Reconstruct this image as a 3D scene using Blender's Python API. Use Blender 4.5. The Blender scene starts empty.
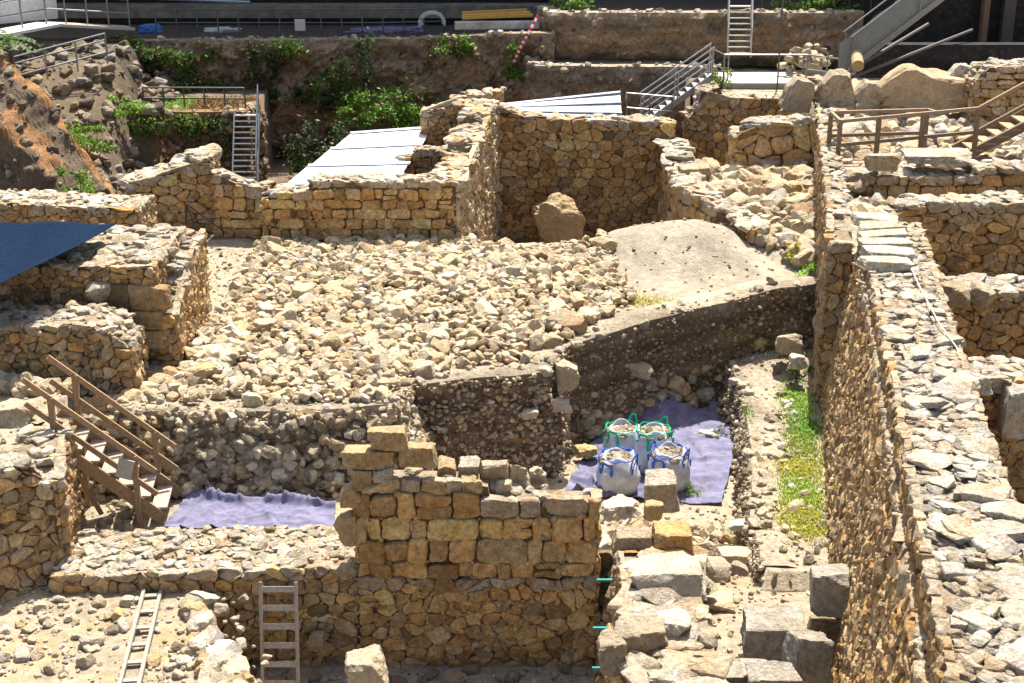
import bpy, math, random
import numpy as np
R = math.radians
C = bpy.context.scene.collection
rng = np.random.default_rng(11)

# ------------------------------------------------------------------ camera, sky, sun, exposure
H, PITCH, F = 13.5, R(20), 1450.0
cam_d = bpy.data.cameras.new('camera'); cam = bpy.data.objects.new('camera', cam_d); C.objects.link(cam)
cam.location = (0, 0, H); cam.rotation_euler = (R(90) - PITCH, 0, 0)
cam_d.sensor_width = 36; cam_d.lens = 36 * F / 1024; cam_d.clip_end = 3000; cam_d.clip_start = .1
bpy.context.scene.camera = cam
SUN_EL, SUN_AZ = R(64), R(14)            # azimuth measured from +Y towards +X
w = bpy.data.worlds.new('World'); bpy.context.scene.world = w; w.use_nodes = True
nt = w.node_tree; sky = nt.nodes.new('ShaderNodeTexSky'); sky.sky_type = 'NISHITA'; sky.sun_disc = False
sky.dust_density = 4; sky.ozone_density = .4; sky.sun_elevation = SUN_EL; sky.sun_rotation = SUN_AZ
bg = nt.nodes['Background']; nt.links.new(sky.outputs[0], bg.inputs[0]); bg.inputs[1].default_value = .085
sd = bpy.data.lights.new('sun', 'SUN'); sd.energy = 4.5; sd.angle = R(.5); sd.color = (1, .935, .825)
sun = bpy.data.objects.new('sun', sd); C.objects.link(sun)
sun.rotation_euler = (R(90) - SUN_EL, 0, math.pi - SUN_AZ)
sun.location = (10, 40, 40)
vs = bpy.context.scene.view_settings
vs.view_transform = 'Standard'; vs.look = 'None'; vs.gamma = 1; vs.exposure = 1.3; vs.use_curve_mapping = False

# ------------------------------------------------------------------ helpers
def at(px, py, z=None, Y=None):
    dx, dy = (px - 512) / F, (341.5 - py) / F
    r = np.array([dx, math.cos(PITCH) + dy * math.sin(PITCH), -math.sin(PITCH) + dy * math.cos(PITCH)])
    t = (z - H) / r[2] if z is not None else Y / r[1]
    return np.array([0, 0, H]) + r * t

def hsh(i, j, k, s=0):
    n = (i * 374761393 + j * 668265263 + k * 2147483647 + s * 1274126177).astype(np.int64) & 0xffffffff
    n = ((n ^ (n >> 13)) * 1274126177) & 0xffffffff
    n = (n ^ (n >> 16)) & 0xffffff
    return n / float(0xffffff)

def vnoise(P, s=0):
    P = np.asarray(P, float); i = np.floor(P).astype(np.int64); f = P - i; f = f * f * (3 - 2 * f)
    out = 0
    for a in (0, 1):
        for b in (0, 1):
            for c in (0, 1):
                wt = (f[..., 0] if a else 1 - f[..., 0]) * (f[..., 1] if b else 1 - f[..., 1]) * (f[..., 2] if c else 1 - f[..., 2])
                out = out + wt * hsh(i[..., 0] + a, i[..., 1] + b, i[..., 2] + c, s)
    return out * 2 - 1

def fbm(P, oct=4, s=0):
    P = np.asarray(P, float); o = 0; a = 1; t = 0
    for k in range(oct):
        o = o + a * vnoise(P * 2 ** k + 17.3 * k, s + k); t += a; a *= .5
    return o / t

def fbm2(x, y, sc, oct=4, s=0):
    return fbm(np.stack([np.asarray(x) * sc, np.asarray(y) * sc, np.zeros_like(np.asarray(x, float)) + .5], -1), oct, s)

class Acc:
    def __init__(self): self.v = []; self.c = []; self.f = {3: [], 4: []}; self.n = 0
    def add(self, V, Fs, col):
        V = np.asarray(V, float).reshape(-1, 3); col = np.asarray(col, float)
        if col.ndim == 1: col = np.tile(col, (len(V), 1))
        self.v.append(V); self.c.append(col)
        for f in (Fs if isinstance(Fs, (list, tuple)) else [Fs]):
            f = np.asarray(f, np.int64)
            if len(f): self.f[f.shape[1]].append(f + self.n)
        self.n += len(V)
    def build(self, name, mat, parent=None, smooth=False):
        me = bpy.data.meshes.new(name)
        V = np.concatenate(self.v); Cc = np.concatenate(self.c)
        f3 = np.concatenate(self.f[3]) if self.f[3] else np.zeros((0, 3), np.int64)
        f4 = np.concatenate(self.f[4]) if self.f[4] else np.zeros((0, 4), np.int64)
        loops = np.concatenate([f3.ravel(), f4.ravel()]).astype(np.int32)
        st = np.concatenate([np.arange(len(f3)) * 3, len(f3) * 3 + np.arange(len(f4)) * 4]).astype(np.int32)
        me.vertices.add(len(V)); me.vertices.foreach_set('co', V.astype(np.float32).ravel())
        me.loops.add(len(loops)); me.loops.foreach_set('vertex_index', loops)
        me.polygons.add(len(st)); me.polygons.foreach_set('loop_start', st)
        me.polygons.foreach_set('use_smooth', np.full(len(st), smooth, bool))
        me.update(calc_edges=True)
        ca = me.color_attributes.new('Col', 'FLOAT_COLOR', 'POINT')
        ca.data.foreach_set('color', np.concatenate([np.clip(Cc, 0, 1), np.ones((len(Cc), 1))], 1).astype(np.float32).ravel())
        me.materials.append(mat)
        o = bpy.data.objects.new(name, me); C.objects.link(o)
        if parent is not None: o.parent = parent
        return o

def tag(o, label=None, cat=None, group=None, kind=None):
    if label: o['label'] = label
    if cat: o['category'] = cat
    if group: o['group'] = group
    if kind: o['kind'] = kind
    return o
def empty(name, loc, label, cat, group=None):
    o = bpy.data.objects.new(name, None); C.objects.link(o); o.location = tuple(loc); o.empty_display_size = .2
    return tag(o, label, cat, group)
def shift(o, loc):           # keep world-space geometry of a part when its parent sits at loc
    me = o.data; n = len(me.vertices); a = np.empty(n * 3, np.float32); me.vertices.foreach_get('co', a)
    a = a.reshape(-1, 3) - np.asarray(loc, np.float32); me.vertices.foreach_set('co', a.ravel()); me.update()
def part(acc, name, mat, root, smooth=False, label=None):
    o = acc.build(name, mat, root, smooth); loc = np.array(root.location)
    p = root.parent
    while p is not None: loc = loc + np.array(p.location); p = p.parent
    shift(o, loc)
    if label: o['label'] = label
    return o
def recenter(o, loc):
    shift(o, loc); o.location = tuple(loc); return o

# ------------------------------------------------------------------ materials
def mat_col(name, rough=.9, nscale=14., namp=.35, bump=.5, bscale=30., bdist=.03, spots=0., metal=0., spec=.25, transl=0., stain=0.):
    m = bpy.data.materials.new(name); m.use_nodes = True; t = m.node_tree; N, L = t.nodes, t.links
    b = N['Principled BSDF']; b.inputs['Roughness'].default_value = rough; b.inputs['Metallic'].default_value = metal
    b.inputs['Specular IOR Level'].default_value = spec
    at_ = N.new('ShaderNodeAttribute'); at_.attribute_name = 'Col'
    tc = N.new('ShaderNodeTexCoord')
    n1 = N.new('ShaderNodeTexNoise'); n1.inputs['Scale'].default_value = nscale; n1.inputs['Detail'].default_value = 5; n1.inputs['Roughness'].default_value = .65
    L.new(tc.outputs['Object'], n1.inputs['Vector'])
    mr = N.new('ShaderNodeMapRange'); mr.inputs[1].default_value = .3; mr.inputs[2].default_value = .7
    mr.inputs[3].default_value = 1 - namp; mr.inputs[4].default_value = 1 + namp
    L.new(n1.outputs['Fac'], mr.inputs[0])
    mx = N.new('ShaderNodeVectorMath'); mx.operation = 'SCALE'
    L.new(at_.outputs['Color'], mx.inputs[0]); L.new(mr.outputs[0], mx.inputs['Scale'])
    out = mx.outputs[0]
    if stain:
        n4 = N.new('ShaderNodeTexNoise'); n4.inputs['Scale'].default_value = 1.9; n4.inputs['Detail'].default_value = 6; n4.inputs['Roughness'].default_value = .7
        L.new(tc.outputs['Object'], n4.inputs['Vector'])
        r4 = N.new('ShaderNodeMapRange'); r4.inputs[1].default_value = .42; r4.inputs[2].default_value = .68; r4.inputs[3].default_value = 0; r4.inputs[4].default_value = stain
        L.new(n4.outputs['Fac'], r4.inputs[0])
        m4 = N.new('ShaderNodeMix'); m4.data_type = 'RGBA'; m4.blend_type = 'MULTIPLY'; m4.inputs['B'].default_value = (.78, .58, .34, 1)
        L.new(r4.outputs[0], m4.inputs['Factor']); L.new(out, m4.inputs['A']); out = m4.outputs['Result']
        v = N.new('ShaderNodeTexNoise'); v.inputs['Scale'].default_value = 48; v.inputs['Detail'].default_value = 3
        L.new(tc.outputs['Object'], v.inputs['Vector'])
        r5 = N.new('ShaderNodeMapRange'); r5.inputs[1].default_value = .34; r5.inputs[2].default_value = .46; r5.inputs[3].default_value = .55; r5.inputs[4].default_value = 1
        L.new(v.outputs['Fac'], r5.inputs[0])
        m5 = N.new('ShaderNodeVectorMath'); m5.operation = 'SCALE'; L.new(out, m5.inputs[0]); L.new(r5.outputs[0], m5.inputs['Scale']); out = m5.outputs[0]
    if spots:
        n2 = N.new('ShaderNodeTexNoise'); n2.inputs['Scale'].default_value = 5.5; n2.inputs['Detail'].default_value = 7; n2.inputs['Roughness'].default_value = .7
        L.new(tc.outputs['Object'], n2.inputs['Vector'])
        r2 = N.new('ShaderNodeMapRange'); r2.inputs[1].default_value = .54; r2.inputs[2].default_value = .66; r2.inputs[3].default_value = 0; r2.inputs[4].default_value = spots
        L.new(n2.outputs['Fac'], r2.inputs[0])
        mm = N.new('ShaderNodeMix'); mm.data_type = 'RGBA'; mm.inputs['B'].default_value = (.13, .10, .065, 1)
        L.new(r2.outputs[0], mm.inputs['Factor']); L.new(out, mm.inputs['A']); out = mm.outputs['Result']
    L.new(out, b.inputs['Base Color'])
    if bump:
        n3 = N.new('ShaderNodeTexNoise'); n3.inputs['Scale'].default_value = bscale; n3.inputs['Detail'].default_value = 6; n3.inputs['Roughness'].default_value = .7
        L.new(tc.outputs['Object'], n3.inputs['Vector'])
        bp = N.new('ShaderNodeBump'); bp.inputs['Strength'].default_value = bump; bp.inputs['Distance'].default_value = bdist
        L.new(n3.outputs['Fac'], bp.inputs['Height']); L.new(bp.outputs[0], b.inputs['Normal'])
    if transl:
        tr = N.new('ShaderNodeBsdfTranslucent'); L.new(out, tr.inputs['Color'])
        ms = N.new('ShaderNodeMixShader'); ms.inputs[0].default_value = transl
        L.new(b.outputs[0], ms.inputs[1]); L.new(tr.outputs[0], ms.inputs[2]); L.new(ms.outputs[0], N['Material Output'].inputs['Surface'])
    return m
M_STONE = mat_col('limestone', .92, 9, .38, .95, 20, .09, spots=.5, stain=.75)
M_ROCK = mat_col('rubble_stone', .92, 11, .28, .8, 24, .06, spots=.25, stain=.45)
M_EARTH = mat_col('earth', .97, 9, .45, .9, 18, .08, spots=.25)
M_GROUND = mat_col('dusty_ground', .97, 5, .28, .9, 14, .07, spots=.12)
M_WOOD = mat_col('weathered_timber', .8, 18, .3, .4, 40, .01)
M_METAL = mat_col('galvanised_steel', .45, 8, .15, .1, 60, .004, metal=.75, spec=.5)
M_PAINT = mat_col('dull_paint', .6, 6, .15, .1, 30, .004)
M_CONC = mat_col('old_concrete', .9, 2.2, .4, .5, 20, .02, spots=.4)
M_CLOTH = mat_col('woven_plastic', .6, 9, .14, .35, 60, .006, spec=.08, transl=.12)
M_TARP = mat_col('dusty_geotextile', .9, 3.2, .3, .8, 30, .03, spots=.45, spec=.05, transl=.05)
M_BAG = mat_col('dusty_bag', .85, 4, .2, .5, 30, .02, spots=.3, spec=.05, transl=.1)
M_CANOPY = mat_col('shade_net', 1., 9, .25, .3, 60, .006, spec=.02)
M_SHEET = mat_col('roof_sheet', .6, 1.8, .22, .1, 40, .004)
M_LEAF = mat_col('foliage', .6, 20, .3, 0, transl=.3)
M_DRY = mat_col('dry_grass', .8, 20, .3, 0, transl=.25)

LIME = np.array([.47, .395, .285]); OCHRE = np.array([.435, .325, .185]); WHITE = np.array([.53, .485, .405])
MORT = np.array([.19, .13, .075]); SOIL = np.array([.15, .105, .07]); DARKS = np.array([.22, .17, .12]); PALE = np.array([.40, .335, .245])

def tint(n, base, dv=.22, dh=.045):
    base = np.asarray(base, float)
    if base.ndim == 1: base = np.tile(base, (n, 1))
    v = np.clip(1 + dv * rng.standard_normal((n, 1)), .45, 1.5)
    h = 1 + dh * rng.standard_normal((n, 1)) * np.array([[.25, 0, -1.]]) + .012 * rng.standard_normal((n, 3))
    return np.clip(base * v * h, .02, .78)
def mixpal(n, pals, wts):
    idx = rng.choice(len(pals), n, p=np.array(wts) / sum(wts)); return np.array(pals)[idx]

# ------------------------------------------------------------------ rocks
_ico = {}
def ico(n):
    if n in _ico: return _ico[n]
    if n == 0:
        t = (1 + 5 ** .5) / 2
        V = np.array([[-1, t, 0], [1, t, 0], [-1, -t, 0], [1, -t, 0], [0, -1, t], [0, 1, t], [0, -1, -t], [0, 1, -t], [t, 0, -1], [t, 0, 1], [-t, 0, -1], [-t, 0, 1]], float)
        V /= np.linalg.norm(V[0])
        Fc = np.array([[0, 11, 5], [0, 5, 1], [0, 1, 7], [0, 7, 10], [0, 10, 11], [1, 5, 9], [5, 11, 4], [11, 10, 2], [10, 7, 6], [7, 1, 8], [3, 9, 4], [3, 4, 2], [3, 2, 6], [3, 6, 8], [3, 8, 9], [4, 9, 5], [2, 4, 11], [6, 2, 10], [8, 6, 7], [9, 8, 1]])
    else:
        V0, F0 = ico(n - 1); V = list(V0); d = {}
        def mid(a, b):
            k = (min(a, b), max(a, b))
            if k not in d:
                p = V[a] + V[b]; V.append(p / np.linalg.norm(p)); d[k] = len(V) - 1
            return d[k]
        Fc = []
        for a, b, c in F0:
            x, y, z = mid(a, b), mid(b, c), mid(c, a); Fc += [[a, x, z], [b, y, x], [c, z, y], [x, y, z]]
        V = np.array(V); Fc = np.array(Fc)
    _ico[n] = (V, Fc); return _ico[n]

def rock_shape(seed, lod, boxy=.5, rough=.08):
    g = np.random.default_rng(seed); D, Fc = ico(lod)
    ax = np.concatenate([np.eye(3), -np.eye(3)]) + g.normal(0, .22 * (1.3 - boxy), (6, 3))
    ex = g.normal(0, 1, (7 if boxy < .8 else 4, 3))
    n = np.concatenate([ax, ex]); n /= np.linalg.norm(n, axis=1)[:, None]
    dist = np.concatenate([g.uniform(.68, .95, 6) if boxy < .8 else g.uniform(.8, .86, 6), g.uniform(.8, 1.1, len(ex)) + (.2 if boxy >= .8 else 0)])
    c = D @ n.T; r = np.min(np.where(c > .02, dist / np.maximum(c, .02), 9), axis=1)
    r = np.minimum(r, 1.5)
    r = r * .9 + .085 if boxy < .7 else r
    r = r * (1 + rough * fbm(D * 2.2 + seed * 3.1, 3, seed % 50))
    return D * r[:, None], Fc
_var = {}
def variant(k, lod, boxy):
    key = (k, lod, boxy)
    if key not in _var: _var[key] = rock_shape(k * 7 + 3, lod, boxy)
    return _var[key]
def rotm(yaw, ax, ay):
    n = len(yaw); cz, sz, cx, sx, cy, sy = np.cos(yaw), np.sin(yaw), np.cos(ax), np.sin(ax), np.cos(ay), np.sin(ay)
    Z = np.zeros(n); O = np.ones(n)
    A = np.stack([cz, -sz, Z, sz, cz, Z, Z, Z, O], 1).reshape(n, 3, 3); B = np.stack([O, Z, Z, Z, cx, -sx, Z, sx, cx], 1).reshape(n, 3, 3)
    D = np.stack([cy, Z, sy, Z, O, Z, -sy, Z, cy], 1).reshape(n, 3, 3)
    return A @ B @ D
def rocks(acc, pos, size, col, lod=2, boxy=.5, tilt=.35, yaw=None, nv=24):
    pos = np.asarray(pos, float); n = len(pos)
    if n == 0: return
    size = np.asarray(size, float)
    if size.ndim == 1: size = np.tile(size, (n, 1))
    col = np.asarray(col, float)
    if col.ndim == 1: col = np.tile(col, (n, 1))
    yw = rng.uniform(0, 6.28, n) if yaw is None else np.full(n, yaw) + rng.normal(0, .1, n)
    Rm = rotm(yw, rng.normal(0, tilt, n), rng.normal(0, tilt, n)); k = rng.integers(0, nv, n)
    for q in range(nv):
        s = np.where(k == q)[0]
        if not len(s): continue
        V, Fc = variant(q, lod, boxy)
        W = np.einsum('nij,nvj->nvi', Rm[s], V[None] * size[s][:, None, :]) + pos[s][:, None, :]
        m = len(V); ff = (Fc[None] + (np.arange(len(s)) * m)[:, None, None]).reshape(-1, 3)
        acc.add(W.reshape(-1, 3), ff, np.repeat(col[s], m, 0))
def sizes(n, lo, hi, p=2., flat=(.5, .9)):
    s = lo + (hi - lo) * rng.random(n) ** p
    return np.stack([s, s * rng.uniform(.6, .95, n), s * rng.uniform(flat[0], flat[1], n)], 1) * .62

# ------------------------------------------------------------------ solid bits
def box8(c, hx, hy, hz, ux=(1, 0, 0), uy=(0, 1, 0), uz=(0, 0, 1)):
    c, ux, uy, uz = map(lambda a: np.asarray(a, float), (c, ux, uy, uz))
    V = [c + sx * hx * ux + sy * hy * uy + sz * hz * uz for sz in (-1, 1) for sx, sy in ((-1, -1), (1, -1), (1, 1), (-1, 1))]
    return np.array(V), np.array([[3, 2, 1, 0], [4, 5, 6, 7], [0, 1, 5, 4], [1, 2, 6, 5], [2, 3, 7, 6], [3, 0, 4, 7]])
def boxb(acc, c, hx, hy, hz, col, yaw=0.):
    u = (math.cos(yaw), math.sin(yaw), 0); v = (-math.sin(yaw), math.cos(yaw), 0)
    V, f = box8(c, hx, hy, hz, u, v); acc.add(V, f, col)
def bar(acc, p, q, wd, ht, col, up=(0, 0, 1)):
    p, q = np.asarray(p, float), np.asarray(q, float); d = q - p; L = np.linalg.norm(d); d /= L
    up = np.asarray(up, float)
    if abs(d @ up) > .98: up = np.array([0, 1., 0])
    s = np.cross(d, up); s /= np.linalg.norm(s); u = np.cross(s, d)
    V, f = box8((p + q) / 2, L / 2, wd / 2, ht / 2, d, s, u); acc.add(V, f, col)
def tube(acc, pts, r, col, n=8):
    pts = [np.asarray(p, float) for p in pts]; V = []; m = len(pts)
    for i, p in enumerate(pts):
        d = pts[min(i + 1, m - 1)] - pts[max(i - 1, 0)]; d /= np.linalg.norm(d) + 1e-9
        a = np.array([0, 0, 1.]) if abs(d[2]) < .9 else np.array([1., 0, 0])
        s = np.cross(d, a); s /= np.linalg.norm(s); u = np.cross(s, d)
        rr = r[i] if hasattr(r, '__len__') else r
        V += [p + rr * (math.cos(t) * s + math.sin(t) * u) for t in np.arange(n) * 2 * math.pi / n]
    fc = [[i * n + j, i * n + (j + 1) % n, (i + 1) * n + (j + 1) % n, (i + 1) * n + j] for i in range(m - 1) for j in range(n)]
    cap = [[0, j + 1, j] for j in range(1, n - 1)] + [[(m - 1) * n, (m - 1) * n + j, (m - 1) * n + j + 1] for j in range(1, n - 1)]
    acc.add(V, [np.array(fc), np.array(cap)], col)

# ------------------------------------------------------------------ masonry
def clip_half(poly, nx, ny, d):
    out = []; n = len(poly)
    for i in range(n):
        a, b = poly[i], poly[(i + 1) % n]
        da, db = a[0] * nx + a[1] * ny - d, b[0] * nx + b[1] * ny - d
        if da <= 0: out.append(a)
        if da * db < 0:
            t = da / (da - db); out.append((a[0] + t * (b[0] - a[0]), a[1] + t * (b[1] - a[1])))
    return out
def voronoi(P, wts, bb, an):
    Q = P * np.array([1, an]); n = len(Q); polys = []
    B = [(bb[0], bb[1] * an), (bb[2], bb[1] * an), (bb[2], bb[3] * an), (bb[0], bb[3] * an)]
    k = min(16, n - 1)
    for i in range(n):
        d2 = ((Q - Q[i]) ** 2).sum(1); d2[i] = 1e9
        nb = np.argpartition(d2, k - 1)[:k] if n - 1 > k else np.argsort(d2)[:k]
        poly = B
        for j in nb:
            nx, ny = Q[j] - Q[i]
            d = (Q[j] @ Q[j] - Q[i] @ Q[i] + wts[i] - wts[j]) / 2
            poly = clip_half(poly, nx, ny, d)
            if len(poly) < 3: break
        polys.append(np.array(poly) / np.array([1, an]) if len(poly) >= 3 else None)
    return polys
def cells_rubble(L, h, top, cell, bot=None, an=1.5, var=.5):
    cell = cell * .74; cw, ch = cell * 1.22, cell / an * 1.22
    pts = []; ny, nx = int(h / ch) + 2, int(L / cw) + 2
    for j in range(ny):
        for i in range(nx):
            pts.append(((i + .5 * (j % 2)) * cw + rng.normal(0, .24) * cw, (j + .3) * ch + rng.normal(0, .12) * ch))
    P = np.array(pts); keep = rng.random(len(P)) > .12; P = P[keep]
    ex = rng.random(len(P)) < .42; P = np.concatenate([P, P[ex] + rng.normal(0, .38, (ex.sum(), 2)) * [cw, ch]])
    t = top(P[:, 0]); ok = (P[:, 0] > 0) & (P[:, 0] < L) & (P[:, 1] > 0) & (P[:, 1] < t - .03)
    P = P[ok]
    if len(P) < 4: return []
    return voronoi(P, rng.normal(0, var * cell * cell * .25, len(P)), (0, 0, L, h + .3), an)
def cells_course(L, h, top, cell, an=1.5, jit=.02):
    out = []; y = 0; 
    while y < h:
        ch = cell / an * rng.uniform(.72, 1.3); x = -rng.uniform(0, cell)
        while x < L:
            cwid = cell * rng.choice([.55, .8, 1, 1.3, 1.9], p=[.2, .25, .25, .2, .1]) * rng.uniform(.85, 1.15)
            x0, x1 = max(0, x), min(L, x + cwid); x += cwid
            if x1 - x0 < .06: continue
            y1 = y + ch
            if rng.random() < .13 and ch > .15:
                ym = y + ch * rng.uniform(.4, .6); rects = [(x0, y, x1, ym), (x0, ym, x1, y1)]
            else: rects = [(x0, y, x1, y1)]
            for a, b, c, d in rects:
                if (b + d) / 2 > top(np.array([(a + c) / 2]))[0]: continue
                q = np.array([(a, b), (c, b), (c, d), (a, d)]) + rng.normal(0, jit, (4, 2)); out.append(q)
        y += ch
    return out
def stones(acc, polys, O, U, V, N, prot, gap, cols, top=None, rough=.03, dv=.2, rnd=.2, K=20):
    rings = []; cen = []; cc = []
    for q in polys:
        if q is None or len(q) < 3: continue
        if top is not None: q = np.stack([q[:, 0], np.minimum(q[:, 1], top(q[:, 0]) + .02)], 1)
        e = np.roll(q, -1, 0) - q; area = .5 * abs(np.sum(q[:, 0] * np.roll(q[:, 1], -1) - np.roll(q[:, 0], -1) * q[:, 1]))
        if area < .0016: continue
        c = q.mean(0); rad = math.sqrt(area) * .55
        q = c + (q - c) * max(.5, 1 - gap / rad)
        for _ in range(1):
            a = q; b = np.roll(q, -1, 0); q = np.empty((2 * len(a), 2)); q[0::2] = a * (1 - rnd) + b * rnd; q[1::2] = a * rnd + b * (1 - rnd)
        d = np.linalg.norm(np.roll(q, -1, 0) - q, axis=1); s = np.concatenate([[0], np.cumsum(d)]); qq = np.concatenate([q, q[:1]])
        t = np.linspace(0, s[-1], K + 1)[:-1]
        rings.append(np.stack([np.interp(t, s, qq[:, 0]), np.interp(t, s, qq[:, 1])], 1)); cen.append(c); cc.append(rad)
    if not rings: return
    Rg = np.array(rings); ce = np.array(cen)[:, None]; rad = np.array(cc); n = len(Rg)
    pr = prot * rng.uniform(.35, 1.25, n) * np.clip(rad / .14, .5, 1.5)
    tl = rng.normal(0, .16, (n, 2))
    lay = []
    for sc, hh in ((1., -.09), (1., .38), (.965, .8), (.84, 1.0), (.45, 1.04)):
        uv = ce + (Rg - ce) * sc
        hgt = np.repeat(pr[:, None] * hh, K, 1) if hh > 0 else np.full((n, K), hh)
        if hh > .5: hgt = hgt + ((uv - ce) * tl[:, None]).sum(-1)
        lay.append((uv, hgt))
    uv = np.concatenate([np.stack([l[0] for l in lay], 1).reshape(n, -1, 2), ce], 1)
    hg = np.concatenate([np.stack([l[1] for l in lay], 1).reshape(n, -1), pr[:, None] * 1.04], 1)
    W = O + uv[..., :1] * U + uv[..., 1:] * V
    nz = fbm(W * 6.5, 4, 5); hg = np.where(hg > -.05, hg + rough * nz, hg)
    W = W + hg[..., None] * N
    W = W + .85 * rough * np.stack([vnoise(W * 9 + 3), vnoise(W * 9 + 31), vnoise(W * 9 + 71)], -1)
    m = 5 * K + 1; f4 = []; f3 = []
    for l in range(4):
        for j in range(K): f4.append([l * K + j, l * K + (j + 1) % K, (l + 1) * K + (j + 1) % K, (l + 1) * K + j])
    for j in range(K): f3.append([4 * K + j, 4 * K + (j + 1) % K, 5 * K])
    ch = []
    for q in polys:
        if q is None or len(q) < 3: continue
        m_ = rng.random(len(q)) < .3
        if m_.any(): ch.append(q[m_])
    if ch:
        ch = np.concatenate(ch); ch = ch + rng.normal(0, .012, ch.shape)
        if top is not None: ch = ch[ch[:, 1] < top(ch[:, 0]) - .02]
        if len(ch):
            Wc_ = O + ch[:, :1] * U + ch[:, 1:] * V + N * (prot * rng.uniform(.1, .6, (len(ch), 1)))
            rocks(acc, Wc_, sizes(len(ch), .05, .15, 1.8, (.6, .9)), cols(len(ch)) * .95, 1, .5, .5)
    # orientation: polygons come counter-clockwise in (U,V) with N = U x V
    kc = cols(n)
    if top is not None:      # the top course is mixed largely towards white
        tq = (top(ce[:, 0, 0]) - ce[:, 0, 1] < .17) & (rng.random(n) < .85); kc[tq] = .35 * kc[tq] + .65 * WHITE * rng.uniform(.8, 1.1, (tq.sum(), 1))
    off = (np.arange(n) * m)[:, None, None]
    acc.add(W.reshape(-1, 3), [(np.array(f4)[None] + off).reshape(-1, 4), (np.array(f3)[None] + off).reshape(-1, 3)], np.repeat(kc, m, 0))

def wall_into(acc, A, B, thick, z0, prof, style='rubble', cell=.34, an=1.5, prot=.05, gap=.008, pal=None, mort=None, faces='frl', topn=26, topsize=(.14, .42), toppal=None, batter=0., topflat=(.3, .55), dv=.2, rough=.03, an_end=None, capz=.0, topin=.04, rnd=None):
    rnd = rnd if rnd is not None else (.15 if style == 'course' else .2)
    A, B = np.asarray(A, float)[:2], np.asarray(B, float)[:2]; L = np.linalg.norm(B - A); u2 = (B - A) / L; n2 = np.array([u2[1], -u2[0]])
    U = np.array([*u2, 0.]); N = np.array([*n2, 0.]); Z = np.array([0, 0, 1.])
    us = np.array([p[0] for p in prof]) * L; zs = np.array([p[1] for p in prof]); us = us + np.arange(len(us)) * 1e-6
    def jag(x): return .05 * np.sin(x * 7.3 + A[0]) + .035 * np.sin(x * 17.1 + 1.3)
    top = lambda x: np.interp(x, us, zs) - z0 + .5 * jag(x)
    pal = pal if pal is not None else [LIME * .9, OCHRE, OCHRE * 1.1, LIME * .8]; mort = MORT if mort is None else mort
    pal = [q * np.array([1.5, 1.29, 1.0]) for q in pal]; cols = lambda n: tint(n, mixpal(n, pal, [1] * len(pal)), dv, .035)
    hmax = zs.max() - z0
    Nb = N - Z * 0; Vd = Z - N * batter; Vd = Vd
    fn = cells_rubble if style == 'rubble' else cells_course
    # core: slices along the wall
    xs = np.unique(np.concatenate([np.linspace(0, L, max(2, int(L / .4) + 1)), us]))
    for a, b in zip(xs[:-1], xs[1:]):
        if b - a < 1e-3: continue
        e = .002
        ha, hb = np.interp(a + e, us, zs) - z0 - .05, np.interp(b - e, us, zs) - z0 - .05
        P0 = np.array([*A, z0]); ins = .02
        def pt(x, h, back): return P0 + U * x + (Vd * h - N * ins if not back else Z * h - N * (thick - ins))
        V = [pt(a, 0, 0), pt(b, 0, 0), pt(b, hb, 0), pt(a, ha, 0), pt(a, 0, 1), pt(b, 0, 1), pt(b, hb, 1), pt(a, ha, 1)]
        acc.add(V, np.array([[0, 1, 2, 3], [5, 4, 7, 6], [1, 5, 6, 2], [4, 0, 3, 7]]), mort)
        acc.add([V[3], V[2], V[6], V[7]], np.array([[0, 1, 2, 3]]), PALE * .95)
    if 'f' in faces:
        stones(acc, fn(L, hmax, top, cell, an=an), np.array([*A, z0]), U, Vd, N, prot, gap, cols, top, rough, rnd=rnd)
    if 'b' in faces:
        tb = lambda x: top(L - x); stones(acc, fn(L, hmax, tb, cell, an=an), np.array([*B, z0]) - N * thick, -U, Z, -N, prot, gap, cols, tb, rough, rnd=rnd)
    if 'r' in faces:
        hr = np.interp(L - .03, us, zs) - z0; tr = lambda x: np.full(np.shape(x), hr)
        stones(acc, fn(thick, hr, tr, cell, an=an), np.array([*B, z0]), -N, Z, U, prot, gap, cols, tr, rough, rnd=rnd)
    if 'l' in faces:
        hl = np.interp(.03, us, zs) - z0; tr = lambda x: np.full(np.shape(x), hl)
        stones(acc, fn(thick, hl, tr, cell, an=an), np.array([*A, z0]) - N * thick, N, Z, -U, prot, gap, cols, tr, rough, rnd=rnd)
    n = int(topn * 1.35 * L * thick)
    if n:
        x = rng.uniform(.02, L - .02, n); tt = rng.uniform(topin, 1 - topin * .5, n)
        hz = np.interp(x, us, zs)
        sz = sizes(n, topsize[0], topsize[1], 1.6, topflat)
        sz *= .85; sz[:, 2] = np.minimum(sz[:, 2], .1)
        off = tt * thick + batter * (hz - z0) * (1 - tt)
        p = np.array([*A, 0]) + x[:, None] * U - off[:, None] * N
        p[:, 2] = hz - .045 + rng.uniform(-.03, .03, n) + capz
        tp = toppal or [WHITE, WHITE * .95, LIME, WHITE * .8]
        rocks(acc, p, sz, tint(n, mixpal(n, tp, [1] * len(tp)), .15, .03), 2, .5, .16)
def wall(name, label, *a, cat='stone wall', extra=None, group=None, **k):
    acc = Acc(); wall_into(acc, *a, **k)
    if extra: extra(acc)
    o = acc.build(name, M_STONE); tag(o, label, cat, group)
    A = a[0]; recenter(o, np.array([A[0], A[1], a[3]])); return o

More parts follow.
